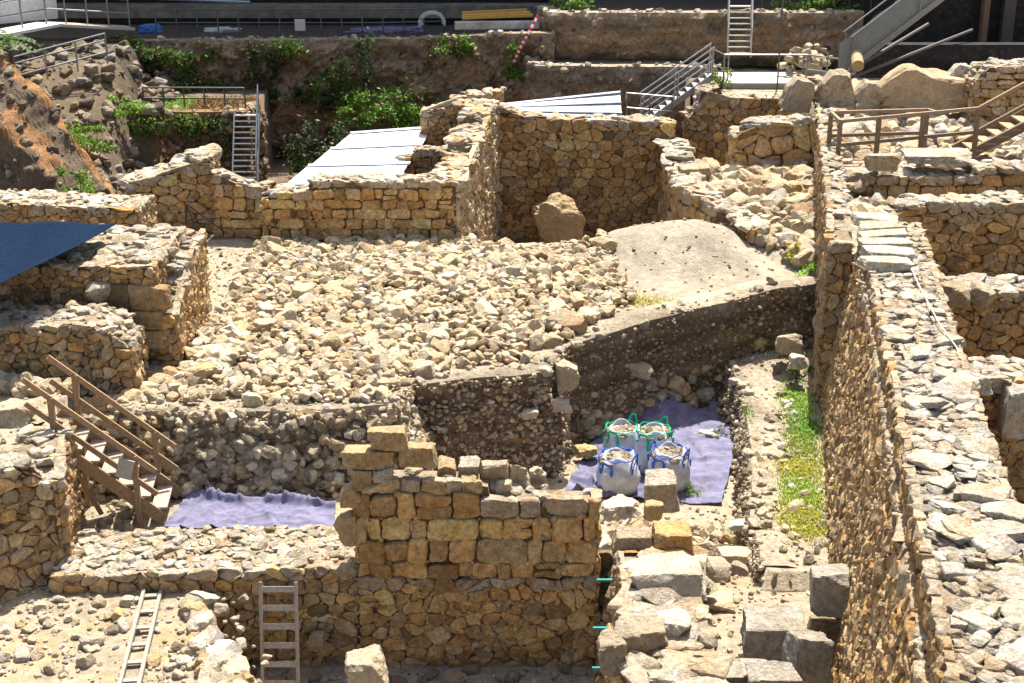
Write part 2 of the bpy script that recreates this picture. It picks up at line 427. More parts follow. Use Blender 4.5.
# ------------------------------------------------------------------ ground sheet
sn, cs = math.sin(R(10)), math.cos(R(10))
def Xw(wv, Y): return (wv + Y * sn) / cs
def inside(poly, X, Y):
    r = np.zeros(X.shape, bool); n = len(poly); j = n - 1
    for i in range(n):
        xi, yi = poly[i]; xj, yj = poly[j]
        r ^= ((yi > Y) != (yj > Y)) & (X < (xj - xi) * (Y - yi) / (yj - yi + 1e-12) + xi); j = i
    return r
def sstep(a, b, x): t = np.clip((x - a) / (b - a), 0, 1); return t * t * (3 - 2 * t)
PLAT = [(-9.4, 26.9), (-6.5, 26.95), (-2.3, 27.1), (-2.0, 28.2), (.85, 28.9), (1.25, 30.5), (5.2, 32.95), (7.45, 33.6), (7.6, 40), (-16, 40), (-16, 29.3)]
def zplat(X, Y):
    z = 2.22 + .022 * (Y - 27) + .25 * sstep(3, 7, X) + .18 * fbm2(X, Y, .5, 3, 3)
    z = z + .28 * np.exp(-((X + 1) / 3.2) ** 2 - ((Y - 34.3) / 2.2) ** 2)           # rubble swell
    z = z + .1 * fbm2(X, Y, 1.1, 5, 77) + .85 * np.exp(-((X - 4.2) / 1.9) ** 4 - ((Y - 36.9) / 1.5) ** 2)          # smooth mound in front of the building corner
    z = z - 2.4 * sstep(38.0, 41.0, Y) * sstep(-1.6, -.6, X) * (1 - sstep(4.6, 5.4, X))
    return z
def zfun(X, Y):
    n = fbm2(X, Y, .8, 4, 1) * .07
    z = np.where(Y < 45, 0., .5) + 0 * X
    z = .6 * (1 - sstep(-3.2, .5, X)) * sstep(22, 23.2, Y) + np.where(Y > 30, 0, 0)
    z = np.where((X < 1.7) & (Y < 22.85), -1.0 - .0 * X, z)
    lf = inside([(-30, -5), (-3.6, -5), (-4.1, 19), (-4.5, 20.2), (-5.3, 21.8), (-5.4, 23.2), (-30, 23.2)], X, Y); z = np.where(lf, .5 + .1 * fbm2(X, Y, .7, 3, 9), z)
    fr = inside([(1.7, -5), (1.7, 23.4), (2.0, 25.6), (4.6, 25.4), (4.5, 23), (4.6, 22.6), (8.5, 22.6), (8.5, -5)], X, Y)
    z = np.where(fr, .6 - .5 * sstep(22.6, 25.6, Y) + .05 * fbm2(X, Y, 1, 3, 4), z)
    z = np.where(inside([(4.45, 22.6), (5.25, 30.7), (5.35, 33.4), (9, 33.6), (9, 22.6)], X, Y), .9 + .35 * sstep(31.2, 33, Y), z)
    z = np.where(inside([(-30, 23.7), (-8.9, 23.8), (-8.75, 26.9), (-9.4, 27.0), (-12, 29.6), (-30, 29.6)], X, Y), 2.7, z)
    z = np.where((Y > 29.3) & (X < -7), 2.4, z)
    # behind the plateau: sunken yard, then rising back
    back = Y > 38.6
    z = np.where(back, np.where(X < -7.5, 2.2 - 1.2 * sstep(40, 46, Y), .6), z)
    z = np.where(inside(PLAT, X, Y), zplat(X, Y), z)
    # rubble bank right of the building corner
    rb = inside([(5.05, 44.2), (5.05, 40), (6.1, 36.9), (7.4, 35.0), (8.4, 35), (9.5, 42), (9.6, 44.2)], X, Y)
    z = np.where(rb, 2.7 + .55 * sstep(34.6, 40.5, Y), z)
    # right of the long wall
    Wc = X * cs - Y * sn
    z = np.where((Wc > 2.7) & (Y < 28.3), 2.2, z); z = np.where((Wc > 2.7) & (Y >= 28.3) & (Y < 33.6), 2.9, z)
    z = np.where((Wc > 1.9) & (Y >= 31.2) & (Y < 36.8) & (Wc < 2.9), 3.7, z)
    z = np.where((Wc > 2.7) & (Y >= 33.6) & (Y < 36.8), 3.9, z); z = np.where((Wc > 1.9) & (Y >= 36.8), 4.3, z)
    z = np.where((X > 6.2) & (Y > 48.7), 4.55, z)
    # the back: cliffs and terraces
    z = np.where(inside([(-13.2, 50.2), (-9.2, 50.2), (-9.2, 55.5), (-13.2, 55.5)], X, Y), 3.7, z)
    sl = inside([(-40, 41), (-12.2, 42.5), (-12.2, 57), (-40, 57)], X, Y) & (Y < 55.6)
    zs_ = 1.2 + 4.2 * sstep(43, 54.5, Y - .35 * (X + 13.2)); zs_ = z + (zs_ - z) * sstep(-11.9, -14.2, X) if False else z + (zs_ - z) * (1 - sstep(-14.4, -12.2, X)); z = np.where(sl, np.maximum(z, zs_), z)
    z = np.where((Y > 55.7) & (X < 2.0), 5.5, z)
    z = np.where((X >= 1.5) & (Y > 53.2) & (X < 6.3), 4.85, z)
    z = np.where((X >= 1.5) & (X < 13.2) & (Y > 54.95), 6.55, z)
    z = np.where((Y > 60) & (X < 13.2), np.maximum(z, 6.2), z)
    return z + n
def axis(lo, hi, st, far):
    a = np.arange(lo, hi, st); l = lo - np.geomspace(.4, far, 14)[::-1]; r = hi + np.geomspace(.4, far, 14); return np.concatenate([l, a, r])
gx, gy = axis(-20, 20, .11, 900), axis(15, 62, .11, 1200)
X, Y = np.meshgrid(gx, gy); Zg = zfun(X, Y)
RP_ = [(-7.9, 27.4), (-5.5, 29.4), (-5.2, 27.3), (-2.5, 27.5), (-1.6, 30.2), (1.5, 31.2), (2.4, 33.4), (2.2, 37.2), (-1, 38), (-6.9, 37.9), (-6.9, 34), (-7.1, 29.5)]
lf_mask = (X < -4.5) & (Y < 22.5)
nz1 = fbm2(X, Y, .35, 4, 21)[..., None]; nz2 = fbm2(X, Y, 1.7, 4, 22)[..., None]
col = np.array([.355, .295, .21]) * (1 + .22 * nz1 + .25 * nz2)
def paint(mask, c): 
    global col
    col = np.where(mask[..., None], np.asarray(c) * (1 + .2 * nz1 + .25 * nz2), col)
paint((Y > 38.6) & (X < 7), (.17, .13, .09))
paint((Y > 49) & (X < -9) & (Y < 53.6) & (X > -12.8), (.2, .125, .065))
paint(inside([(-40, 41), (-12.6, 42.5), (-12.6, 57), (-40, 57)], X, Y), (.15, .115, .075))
mf = (np.exp(-((X - 4.6) / 2.4) ** 4 - ((Y - 36) / 2.6) ** 4) * (.8 + .5 * nz1[..., 0]))[..., None].clip(0, 1); col = col * (1 - mf) + np.array([.32, .285, .225]) * (1 + .3 * nz1 + .5 * nz2) * mf
paint(lf_mask & (nz2[..., 0] > .12), (.35, .265, .16)); paint(inside(RP_, X, Y), (.22, .165, .105)); paint(Y > 55.9, (.075, .065, .055)); paint((Y > 52.5) & (X < -13), (.09, .075, .055))  # last mask paints the shade beneath the footbridge into the ground
paint(inside([(2.8, 22.7), (4.5, 22.7), (4.8, 25.5), (4.2, 26)], X, Y) & (nz2[..., 0] > -.1), (.38, .265, .15))
ny, nx = X.shape; idx = np.arange(ny * nx).reshape(ny, nx)
fc = np.stack([idx[:-1, :-1], idx[:-1, 1:], idx[1:, 1:], idx[1:, :-1]], -1).reshape(-1, 4)
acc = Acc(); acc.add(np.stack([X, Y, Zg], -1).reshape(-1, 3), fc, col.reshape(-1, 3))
tag(acc.build('ground', M_GROUND, None, True), 'dusty pale excavation ground stepping between the terraces', kind='structure')
def gz(x, y): return zfun(np.asarray(x, float), np.asarray(y, float))

# ------------------------------------------------------------------ earth banks (cut faces)
def bank(name, label, path, nst, strat, ssize=(.05, .2), scol=None, disp=.1, step=.09, lip=1.1, dens=1., batter=.12, kind='structure', cat=None, mat=None, lod=1, lower=None, cob=None, lowf=.28, rim=1.):
    P = np.array(path, float); d = np.linalg.norm(np.diff(P[:, :2], axis=0), axis=1); s = np.concatenate([[0], np.cumsum(d)])
    t = np.arange(0, s[-1] + step, step); t[-1] = s[-1]
    Q = np.stack([np.interp(t, s, P[:, k]) for k in range(4)], 1)
    tan = np.gradient(Q[:, :2], axis=0); tan /= np.linalg.norm(tan, axis=1)[:, None] + 1e-9
    for _ in range(3): tan = (tan + np.roll(tan, 1, 0) + np.roll(tan, -1, 0)) / 3 if len(tan) > 4 else tan
    nrm = np.stack([tan[:, 1], -tan[:, 0]], 1)
    hm = (Q[:, 3] - Q[:, 2]).max(); nv = int(hm / step) + 2; vv = np.linspace(0, 1, nv)
    z = Q[:, None, 2] + (Q[:, 3] - Q[:, 2])[:, None] * vv[None]
    off = batter * (1 - vv)[None] * (Q[:, 3] - Q[:, 2])[:, None]
    B = np.stack([Q[:, None, 0] + 0 * z, Q[:, None, 1] + 0 * z, z], -1)
    nn = fbm(B * 1.6, 4, 8) * disp * 1.5 + fbm(B * 6, 3, 9) * disp * .55
    edge = sstep(0, .12, 1 - vv)[None]
    o = off + nn * (.3 + .7 * edge) + .02 + lowf * fbm(np.repeat(B[:, :1], nv, 1) * np.array([.55, .55, 0]) + 3.3, 3, 18)
    G = B.copy(); G[..., 0] += nrm[:, None, 0] * o; G[..., 1] += nrm[:, None, 1] * o
    G[..., 2] += .05 * fbm(B * 4, 2, 12) * edge
    top = G[:, -1].copy(); back = top.copy(); back[:, :2] -= nrm * lip; back[:, 2] -= .12; topb = top.copy(); topb[:, :2] -= nrm * lip * .4; topb[:, 2] += .015
    G = np.concatenate([G, topb[:, None], back[:, None]], 1)
    hh = np.concatenate([vv, [1.05, 1.1]])
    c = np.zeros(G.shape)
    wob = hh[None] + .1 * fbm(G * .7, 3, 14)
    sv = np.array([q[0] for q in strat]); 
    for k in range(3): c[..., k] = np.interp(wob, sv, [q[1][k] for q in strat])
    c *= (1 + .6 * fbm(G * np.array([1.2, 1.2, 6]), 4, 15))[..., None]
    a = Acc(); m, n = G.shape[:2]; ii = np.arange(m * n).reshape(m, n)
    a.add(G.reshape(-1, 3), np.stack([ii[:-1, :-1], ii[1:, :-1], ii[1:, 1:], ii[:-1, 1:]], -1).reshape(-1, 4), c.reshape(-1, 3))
    k = int(nst * s[-1] * hm)
    if k:
        ti = rng.integers(0, m, k); vi = (rng.random(k) * (nv - 1)).astype(int)
        if lower: vi = np.where(rng.random(k) < lower, (vi * .55).astype(int), vi)
        p = G[ti, vi]; p = p.copy(); p += rng.normal(0, .02, p.shape)
        sz = sizes(k, ssize[0], ssize[1], 2.6, (.5, .9)); pal = scol or [LIME * .75, DARKS, LIME * .55, WHITE * .7, DARKS * .8]
        rocks(a, p, sz, tint(k, mixpal(k, pal, [1] * len(pal)) * np.array([1.06, 1., .87]), .24, .03), lod, .5, .4)
    if rim:
        k = int(rim * 9 * s[-1]); ti = rng.integers(0, m, k); q = G[ti, nv - 1] + rng.normal(0, .06, (k, 3)) * [1, 1, .4]; q[:, :2] -= nrm[ti] * rng.uniform(-.05, .5, (k, 1))
        rocks(a, q, sizes(k, .05, .3, 2.4, (.5, .8)), tint(k, mixpal(k, [LIME, PALE, LIME * .8], [1, 1, 1]), .15), 2, .5, .3)
    if cob:
        k, lo, hi, v0, v1 = cob; ti = rng.integers(0, m, k); vi = ((v0 + (v1 - v0) * rng.random(k)) * (nv - 1)).astype(int)
        rocks(a, G[ti, vi], sizes(k, lo, hi, 1.3, (.6, .9)), tint(k, mixpal(k, [LIME * .8, OCHRE, LIME * .65], [1, 1, 1]), .15), 2, .5, .3)
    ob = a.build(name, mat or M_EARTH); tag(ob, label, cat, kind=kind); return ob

ST_D = [(0, SOIL * 1.4), (.2, SOIL * 1.6), (.33, SOIL * .8), (.45, SOIL * 1.7), (.55, SOIL * .9), (.68, SOIL * 1.5), (.75, SOIL * .85), (.9, SOIL * 1.3), (1, PALE * .6), (1.1, PALE)]
ST_L = [(0, SOIL * .7), (.4, SOIL * .9), (.6, SOIL * 1.1), (.9, PALE * .55), (1.1, PALE)]
bank('earth_section', 'dark layered earth section cut behind the bulk bags, pale dust along its rim', [(1.0, 30.0, -.1, 2.3), (1.5, 30.6, -.1, 2.35), (3.2, 31.7, -.1, 2.5), (5.3, 32.9, -.1, 2.62), (6.3, 33.3, .8, 2.75), (7.5, 33.55, .8, 2.85)], 190, ST_D, (.03, .12), scol=[LIME * .7, DARKS, LIME * .9, OCHRE * .7], lower=.3, disp=.1, cob=(90, .14, .38, .12, .5))
bank('earth_section', 'stony dark earth section standing beside the bulk bags, below the rubble field', [(-2.5, 27.9, -.1, 2.3), (-1.9, 28.1, -.1, 2.35), (.75, 28.75, -.1, 2.35), (.95, 29.3, -.1, 2.35), (1.15, 30.4, -.1, 2.4)], 260, ST_D, (.03, .15), scol=[LIME * .8, WHITE * .85, LIME, DARKS])
bank('earth_section', 'cobble strewn bank dropping from the rubble field to the purple cloth', [(-9.2, 26.6, .5, 2.2), (-8.0, 26.85, .4, 2.2), (-6.5, 26.9, .4, 2.2), (-4.2, 26.95, .4, 2.22), (-2.35, 27.0, .3, 2.3), (-2.2, 27.9, .3, 2.3)], 95, ST_L, (.07, .32), scol=[LIME * 1.05, LIME * .8, WHITE * .9, DARKS * 1.1], batter=.42, lod=2, cob=(160, .16, .36, .3, 1.))
bank('earth_section', 'low gravelly bank along the grassy strip beside the long wall', [(5.35, 33.0, 0, 1.25), (5.28, 30.7, 0, .95), (5.0, 27.5, 0, .93), (4.7, 25.2, 0.05, .92), (4.48, 22.9, .5, .92)][::1], 150, ST_L, (.04, .16), scol=[LIME * .9, LIME * .7, WHITE * .8, DARKS], batter=.3, disp=.08)
bank('earth_section', 'little dirt drop between the left foreground ground and the ladder pit', [(-5.42, 22.9, -1.05, .5), (-5.3, 21.8, -1.05, .5), (-4.5, 20.2, -1.05, .5), (-4.0, 18.8, -1.05, .5)], 90, ST_L, (.08, .38), batter=.25, lip=.2, lod=2)

# the back cliffs
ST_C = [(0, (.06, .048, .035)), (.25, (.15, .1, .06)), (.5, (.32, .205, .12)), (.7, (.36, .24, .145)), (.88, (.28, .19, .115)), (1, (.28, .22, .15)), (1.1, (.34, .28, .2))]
def lump(z): return z
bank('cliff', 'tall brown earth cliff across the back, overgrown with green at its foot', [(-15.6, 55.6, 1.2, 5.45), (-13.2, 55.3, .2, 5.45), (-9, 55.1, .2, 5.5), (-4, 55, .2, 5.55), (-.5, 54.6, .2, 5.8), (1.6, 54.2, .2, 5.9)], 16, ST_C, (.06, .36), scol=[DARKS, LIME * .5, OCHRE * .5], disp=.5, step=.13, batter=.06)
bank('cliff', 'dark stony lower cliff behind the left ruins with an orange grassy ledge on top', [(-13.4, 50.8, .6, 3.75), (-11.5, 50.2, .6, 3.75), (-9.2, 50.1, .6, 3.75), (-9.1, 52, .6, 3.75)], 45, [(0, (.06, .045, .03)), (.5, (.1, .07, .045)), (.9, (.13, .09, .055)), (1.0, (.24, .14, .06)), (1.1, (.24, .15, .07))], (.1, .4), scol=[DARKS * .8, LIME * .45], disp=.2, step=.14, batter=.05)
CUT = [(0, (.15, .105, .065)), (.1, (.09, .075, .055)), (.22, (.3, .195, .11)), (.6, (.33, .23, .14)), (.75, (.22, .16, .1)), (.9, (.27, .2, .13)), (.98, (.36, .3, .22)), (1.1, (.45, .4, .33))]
bank('cliff', 'upper smooth cut earth step below the back plants with a pale crusted rim', [(1.0, 56.5, 4.7, 6.6), (1.5, 54.6, 4.7, 6.6), (8.5, 54.3, 4.7, 6.62), (12, 54.3, 4.6, 6.62), (13, 54.6, 4.6, 6.6)], 3, CUT, (.08, .3), disp=.28, step=.12, batter=.03)
bank('cliff', 'lower smooth cut earth step behind the white roof, pale crusted rim', [(.3, 54.4, 2, 4.9), (.9, 53, 2, 4.9), (4.5, 52.7, 2, 4.9), (7.4, 52.6, 2, 4.9)], 4, CUT, (.08, .3), disp=.28, step=.12, batter=.03)
# left hillside: orange dry slope
a = Acc(); prof_ = [((-19, 50, 3), (-16.6, 46.5, 6.6), (-16.6, 44.4, 4.8), (-17.5, 43.2, 1.5)), ((-16, 49, 2.5), (-15.2, 45.4, 5.9), (-15.4, 43.6, 4.6), (-15.6, 42.6, 1.5)), ((-14.6, 47.5, 2), (-14.1, 44.6, 5.0), (-14.4, 42.9, 3.7), (-14.6, 41.9, 1.4)), ((-13.2, 46.5, 1.5), (-12.9, 43.8, 3.5), (-13.2, 42.2, 2.6), (-13.3, 41.4, 1.3)), ((-11.8, 45, 1), (-11.7, 43, 2.1), (-11.9, 41.6, 1.6), (-12, 40.9, 1.2))]
Pq = np.array(prof_); nu, nv = 60, 60
tu, tv = np.linspace(0, 4, nu), np.linspace(0, 3, nv)
G = np.zeros((nu, nv, 3))
for k in range(3):
    tmp = np.stack([np.interp(tu, range(5), Pq[:, j, k]) for j in range(4)], 1); G[..., k] = np.stack([np.interp(tv, range(4), tmp[i]) for i in range(nu)])
G += .42 * np.stack([fbm(G * .9, 4, 31), fbm(G * .9, 4, 32), fbm(G * .9, 4, 33)], -1)
c = np.where((tv < 1.15)[None, :, None], np.array([.33, .17, .07]), np.array([.15, .11, .075])) * (1 + .4 * fbm(G * 1.3, 4, 34))[..., None]
c = np.where(((tv > 1.5) & (tv < 2.1))[None, :, None] & (fbm(G * .8, 3, 36)[..., None] > .1), np.array([.28, .15, .07]), c)
ii = np.arange(nu * nv).reshape(nu, nv); a.add(G.reshape(-1, 3), np.stack([ii[:-1, :-1], ii[:-1, 1:], ii[1:, 1:], ii[1:, :-1]], -1).reshape(-1, 4), c.reshape(-1, 3))
k = 150; p = G[rng.integers(0, nu, k), rng.integers(22, nv, k)]; rocks(a, p, sizes(k, .08, .36, 2.5), tint(k, mixpal(k, [LIME * .6, DARKS * .7], [1, 3])), 1)
tag(a.build('hillside', M_EARTH), 'steep hillside of orange dry soil and stones at the far left', kind='structure')

# ------------------------------------------------------------------ walls
OC = [OCHRE, OCHRE * 1.12, OCHRE * .88, LIME * .85]
WARM = [LIME * .85, OCHRE * 1.05, LIME * .75, LIME]
GREY = [LIME * .75, LIME * .62, WHITE * .6, OCHRE * .8]
WT = [WHITE, WHITE * 1.08, WHITE * .9, LIME * 1.1]
# front ashlar wall: small rubble below, squared blocks above (one wall)
def fw(acc):
    pass
def fw_low(acc):
    wall_into(acc, (-2.74, 22.68), (1.5, 22.68), .54, -1.3, [(0, .78), (.3, .82), (.6, .74), (1, .8)], cell=.36, an=1.35, prot=.055, gap=.006, pal=OC, topn=0, rough=.04, faces='fr')
wall('ashlar_wall', 'tall warm brown wall of squared blocks rising from the ladder pit', (-2.72, 22.7), (1.47, 22.7), .5, .8, [(0, 2.5), (.08, 2.6), (.09, 2.72), (.44, 2.68), (.55, 2.6), (.56, 2.34), (1, 2.3)], style='course', cell=.48, an=1.22, prot=.055, gap=.004, pal=OC, topn=3, topsize=(.2, .5), toppal=[WHITE * .9, LIME], rough=.03, extra=fw_low, rnd=.13)
wall('rubble_wall', 'broad low wall with a bright stony top behind the ladder', (-8.2, 22.65), (-2.75, 22.75), 1.7, -1.3, [(0, .85), (.3, .92), (.8, .95), (1, 1.0)], cell=.36, an=1.25, pal=WARM, topn=60, topsize=(.06, .34), toppal=WT, faces='f')
wall('rubble_wall', 'curved retaining wall of stacked boulders at the left edge of the photo', (-10.6, 20.6), (-8.05, 23.3), .9, .2, [(0, 2.9), (.7, 2.85), (.9, 2.8), (1, 2.3)], cell=.36, an=1.3, pal=[LIME * .9, OCHRE * .95, LIME * .7, WHITE * .75], prot=.09, topn=26, toppal=WT, batter=.1, faces='fr')
wall('rubble_wall', 'short end of the stacked boulder retaining wall below the wooden stairs', (-8.05, 23.3), (-8.35, 25.2), .8, .2, [(0, 2.4), (.5, 2.75), (1, 2.75)], cell=.34, pal=[LIME * .8, OCHRE * .9, LIME * .7], prot=.08, topn=20, toppal=WT, faces='fr')
# left ruins
wall('rubble_wall', 'low rough rubble wall with a cobbled top left of the dusty hollow', (-12.5, 27.3), (-7.75, 27.6), 1.35, 2.2, [(0, 3.85), (.85, 3.85), (.93, 3.7), (1, 3.3)], cell=.27, an=1.3, pal=[LIME * .85, LIME * .65, WHITE * .75, OCHRE], prot=.09, topn=36, topsize=(.1, .36), toppal=WT, faces='fr')
def leftblock(acc):
    for (px, py, s) in ((150, 297, (.55, .2, .34)), (150, 318, (.4, .2, .27)), (152, 338, (.5, .2, .26))):
        p = at(px, py, Y=29.36); rocks(acc, [p], np.array([s]) * .95, tint(1, OCHRE * 1.1, .05), 3, .85, .03, yaw=0.)
    p = at(112, 318, Y=29.36); V, f = box8(p, .42, .06, .75); acc.add(V, f, OCHRE * .5)
    p = at(100, 292, Y=29.3); rocks(acc, [p], [(.3, .2, .25)], WHITE, 2)
wall('rubble_wall', 'large square stone block of masonry with a flat pale top under the blue shade cloth', (-13.5, 29.4), (-7.6, 29.4), 3.2, 2.2, [(0, 4.5), (.7, 4.52), (1, 4.5)], cell=.27, an=1.4, pal=[LIME * .85, OCHRE * .9, LIME * .65], topn=24, topsize=(.12, .5), toppal=[WHITE, WHITE * .9, LIME], faces='fr', extra=leftblock)
wall('rubble_wall', 'narrow stepped facing of pale stones along the right side of the square masonry block', (-7.2, 29.3), (-7.25, 33.0), .4, 2.2, [(0, 3.4), (.3, 3.9), (.31, 4.15), (1, 4.3)], cell=.32, pal=WARM, topn=26, toppal=WT, faces='fl')
wall('rubble_wall', 'low white rubble wall behind the blue shade cloth', (-16, 36.3), (-9.6, 36.0), 1.5, 2.2, [(0, 4.15), (.6, 4.1), (1, 4.0)], cell=.3, pal=GREY, topn=34, topsize=(.12, .42), toppal=WT, faces='fr')
wall('rubble_wall', 'stepped ruined wall with white capping stones climbing to the back at the left', (-10.7, 39.2), (-8.3, 39.4), 1.5, 2.0, [(0, 3.85), (.25, 4.05), (.5, 4.1), (.52, 4.3), (.75, 4.35), (.77, 4.55), (1, 4.6)], cell=.5, an=1.7, pal=[LIME * .9, OCHRE, LIME], topn=20, topsize=(.25, .7), toppal=WT, faces='fr')
wall('rubble_wall', 'low warm wall between the metal stairs and the golden house wall', (-8.2, 38.9), (-6.7, 38.6), .7, 2.0, [(0, 4.3), (.4, 4.05), (.75, 3.9), (1, 3.95)], style='course', cell=.42, an=1.3, pal=OC, topn=22, toppal=WT, faces='frl')
# the ruined house in the middle
GO = [np.array([.5, .38, .22]), np.array([.46, .345, .195]), np.array([.52, .42, .27]), np.array([.43, .325, .185])]
wall('house_wall', 'golden front wall of the ruined house above the rubble field', (-6.75, 38.2), (-1.55, 38.2), .75, 1.8, [(0, 3.75), (.1, 3.9), (.24, 3.85), (.245, 4.22), (.6, 4.2), (1, 4.22)], style='course', cell=.44, an=1.3, pal=GO, mort=MORT * 1.2, topn=20, topsize=(.25, .6), toppal=WT, faces='fl')
wall('house_wall', 'return wall of the ruined house with a speckled white side', (-1.5, 38.15), (-.42, 45.1), .85, .4, [(0, 4.2), (.42, 4.3), (.43, 4.62), (.7, 4.75), (.71, 5.05), (1, 5.1)], cell=.34, an=1.3, pal=[LIME, LIME * .8, WHITE * .85], topn=50, topsize=(.15, .5), toppal=[LIME * 1.1, WHITE, OCHRE * 1.2], prot=.08, faces='f')
wall('house_wall', 'high back wall of the ruined house behind the lone boulder', (-1.7, 45.0), (5.15, 45.0), .8, .1, [(0, 4.95), (.12, 5.0), (.25, 4.75), (.3, 4.6), (.55, 4.5), (1, 4.42)], cell=.42, an=1.3, pal=[OCHRE, OCHRE * .85, LIME * .8, OCHRE * 1.1], topn=24, topsize=(.2, .55), toppal=[WHITE, LIME, LIME * 1.1], faces='f')
wall('house_wall', 'short dark cross wall inside the ruined house beside the white roof', (-3.7, 42.6), (-1.2, 42.6), .6, 1, [(0, 3.55), (.12, 3.6), (.13, 3.85), (.3, 3.9), (.31, 4.1), (1, 4.12)], style='course', cell=.3, an=1.2, pal=[OCHRE * .9, LIME * .7], topn=20, toppal=WT, faces='fl')
wall('rubble_wall', 'ragged wall stub behind the house corner beside the white roof', (-2.9, 46.2), (-.3, 46.0), .7, 1, [(0, 4.55), (.35, 4.6), (.36, 5.0), (1, 5.2)], cell=.36, pal=[OCHRE, LIME * .8], topn=22, toppal=[LIME, WHITE], faces='fl')
# right of the house: low facing wall of the rubble bank
wall('house_wall', 'low wall of upright pale blocks edging the rubble bank right of the house', (4.75, 45), (4.75, 40.2), .6, .6, [(0, 3.9), (.4, 3.85), (.41, 3.65), (1, 3.6)], style='course', cell=.5, an=1., pal=[LIME * .9, OCHRE * 1.1], topn=18, topsize=(.3, .8), toppal=WT, faces='fr')
wall('house_wall', 'curving low wall of pale blocks at the foot of the rubble bank', (4.75, 40.2), (6.2, 36.6), .6, .6, [(0, 3.6), (.4, 3.5), (1, 3.3)], style='course', cell=.42, an=1., pal=[LIME * .9, OCHRE * 1.1], topn=18, topsize=(.3, .7), toppal=WT, faces='fr')
wall('rubble_wall', 'wall of big rounded boulders above the rubble bank', (6.75, 43.2), (9.3, 43.2), .9, 2.4, [(0, 4.4), (.25, 4.75), (.9, 4.85), (1, 4.7)], cell=.6, an=1.1, pal=[LIME * .9, OCHRE * 1.1, LIME], topn=18, topsize=(.3, .7), toppal=WT, prot=.1, faces='fl')
wall('rubble_wall', 'tall cobbled wall under the metal platform', (5.9, 48.2), (9.9, 48.2), 1.0, 1.6, [(0, 3.9), (.08, 4.3), (.1, 4.8), (.25, 5.0), (.3, 4.6), (1, 4.55)], cell=.36, an=1.2, pal=[LIME * .75, OCHRE * .9, LIME * .6], topn=18, toppal=[LIME, WHITE], faces='fl')
# the long wall on the right
wall('long_wall', 'narrow far stretch of the long wall, seen almost end on beside the rubble bank', (Xw(1.6, 46), 46), (Xw(1.55, 30.6), 30.6), .5, -.2, [(0, 4.9), (.9, 5.0), (1, 4.7)], cell=.33, an=1.2, pal=[LIME * .75, OCHRE * .85, LIME * .62, WHITE * .65], prot=.07, topn=16, topsize=(.12, .4), toppal=WT, faces='fr', mort=MORT * 1.2)
wall('long_wall', 'lower facing of the long wall, a tall rough brown face along the grassy strip', (Xw(1.5, 33.2), 33.2), (Xw(1.5, 12), 12), 1.3, -.2, [(0, 3.6), (.1, 3.7), (.11, 4.6), (.45, 4.6), (.7, 4.45), (1, 4.3)], cell=.33, an=1.3, pal=[LIME * .8, LIME * .7, OCHRE * .85, LIME * .65], prot=.05, topin=.15, topn=12, topsize=(.12, .4), toppal=WT, faces='fl', batter=.14, mort=MORT * 1.3)
def caps(acc):
    n = 16; t = np.linspace(30.9, 27.6, 6)
    for k, yy in enumerate(t):
        p = [[Xw(2.62 + rng.normal(0, .06), yy), yy, 5.1]]; rocks(acc, p, [(.55, .27, .12)], tint(1, WHITE * 1.1, .04), 3, .85, .04, yaw=-R(8))
    yy = rng.uniform(13, 27.5, 70); ww = rng.uniform(2.45, 3.35, 70)
    rocks(acc, np.stack([Xw(ww, yy), yy, np.full(70, 5.03)], 1), sizes(70, .25, .62, 1.8, (.22, .34)), tint(70, WHITE * 1.05, .1, .03), 3, .5, .12)
wall('long_wall', 'long high wall with a bright white stony top running into the distance on the right', (Xw(2.24, 31.2), 31.2), (Xw(2.24, 12), 12), 1.25, .5, [(0, 5.0), (1, 5.0)], cell=.33, an=1.3, pal=[LIME * .8, LIME * .7, OCHRE * .85, LIME * .65], prot=.05, topin=.12, topn=75, topsize=(.05, .34), toppal=[WHITE * 1.05, WHITE * .9, LIME, WHITE * .7], faces='fbl', extra=caps, mort=MORT * 1.2)
# cross walls right of it
wall('terrace_wall', 'lowest brown terrace wall right of the long wall, capped with round boulders', (Xw(3.3, 28), 28), (16, 28), .9, 1.5, [(0, 4.45), (.5, 4.4), (1, 4.35)], cell=.4, an=1.3, pal=[OCHRE * .85, LIME * .7, OCHRE], topn=22, topsize=(.2, .6), toppal=WT, faces='f', extra=lambda a: rocks(a, [at(933, 290, Y=27.95), at(957, 293, Y=27.95), at(981, 293, Y=27.95)], [(.36, .3, .25), (.34, .3, .24), (.3, .3, .23)], tint(3, LIME * .95, .05), 3, .5, .1))
wall('terrace_wall', 'middle terrace wall on the right with a row of boulders along its top', (Xw(2.9, 33.3), 33.3), (16, 33.3), .8, 2.2, [(0, 4.5), (.06, 4.5), (.065, 4.85), (1, 4.9)], cell=.44, an=1.6, pal=[OCHRE * .9, LIME * .75, OCHRE], topn=22, topsize=(.25, .75), toppal=WT, faces='fl')
wall('terrace_wall', 'upper terrace wall below the wooden railing, large flat slabs on top', (9.15, 36.5), (15.5, 36.5), .8, 3.2, [(0, 4.75), (.43, 4.7), (.44, 4.95), (1, 5.0)], style='course', cell=.42, an=1.5, pal=[OCHRE, LIME * .8, OCHRE * .85], topn=16, topsize=(.25, .6), toppal=WT, faces='fl')
wall('rubble_wall', 'dark rubble wall at the right edge of the photo beside the long wall', (Xw(3.4, 22.4), 22.4), (13, 22.4), 1.0, 1, [(0, 4.75), (.2, 4.7), (1, 4.3)], cell=.36, pal=[LIME * .7, OCHRE * .8], topn=24, toppal=WT, faces='f')
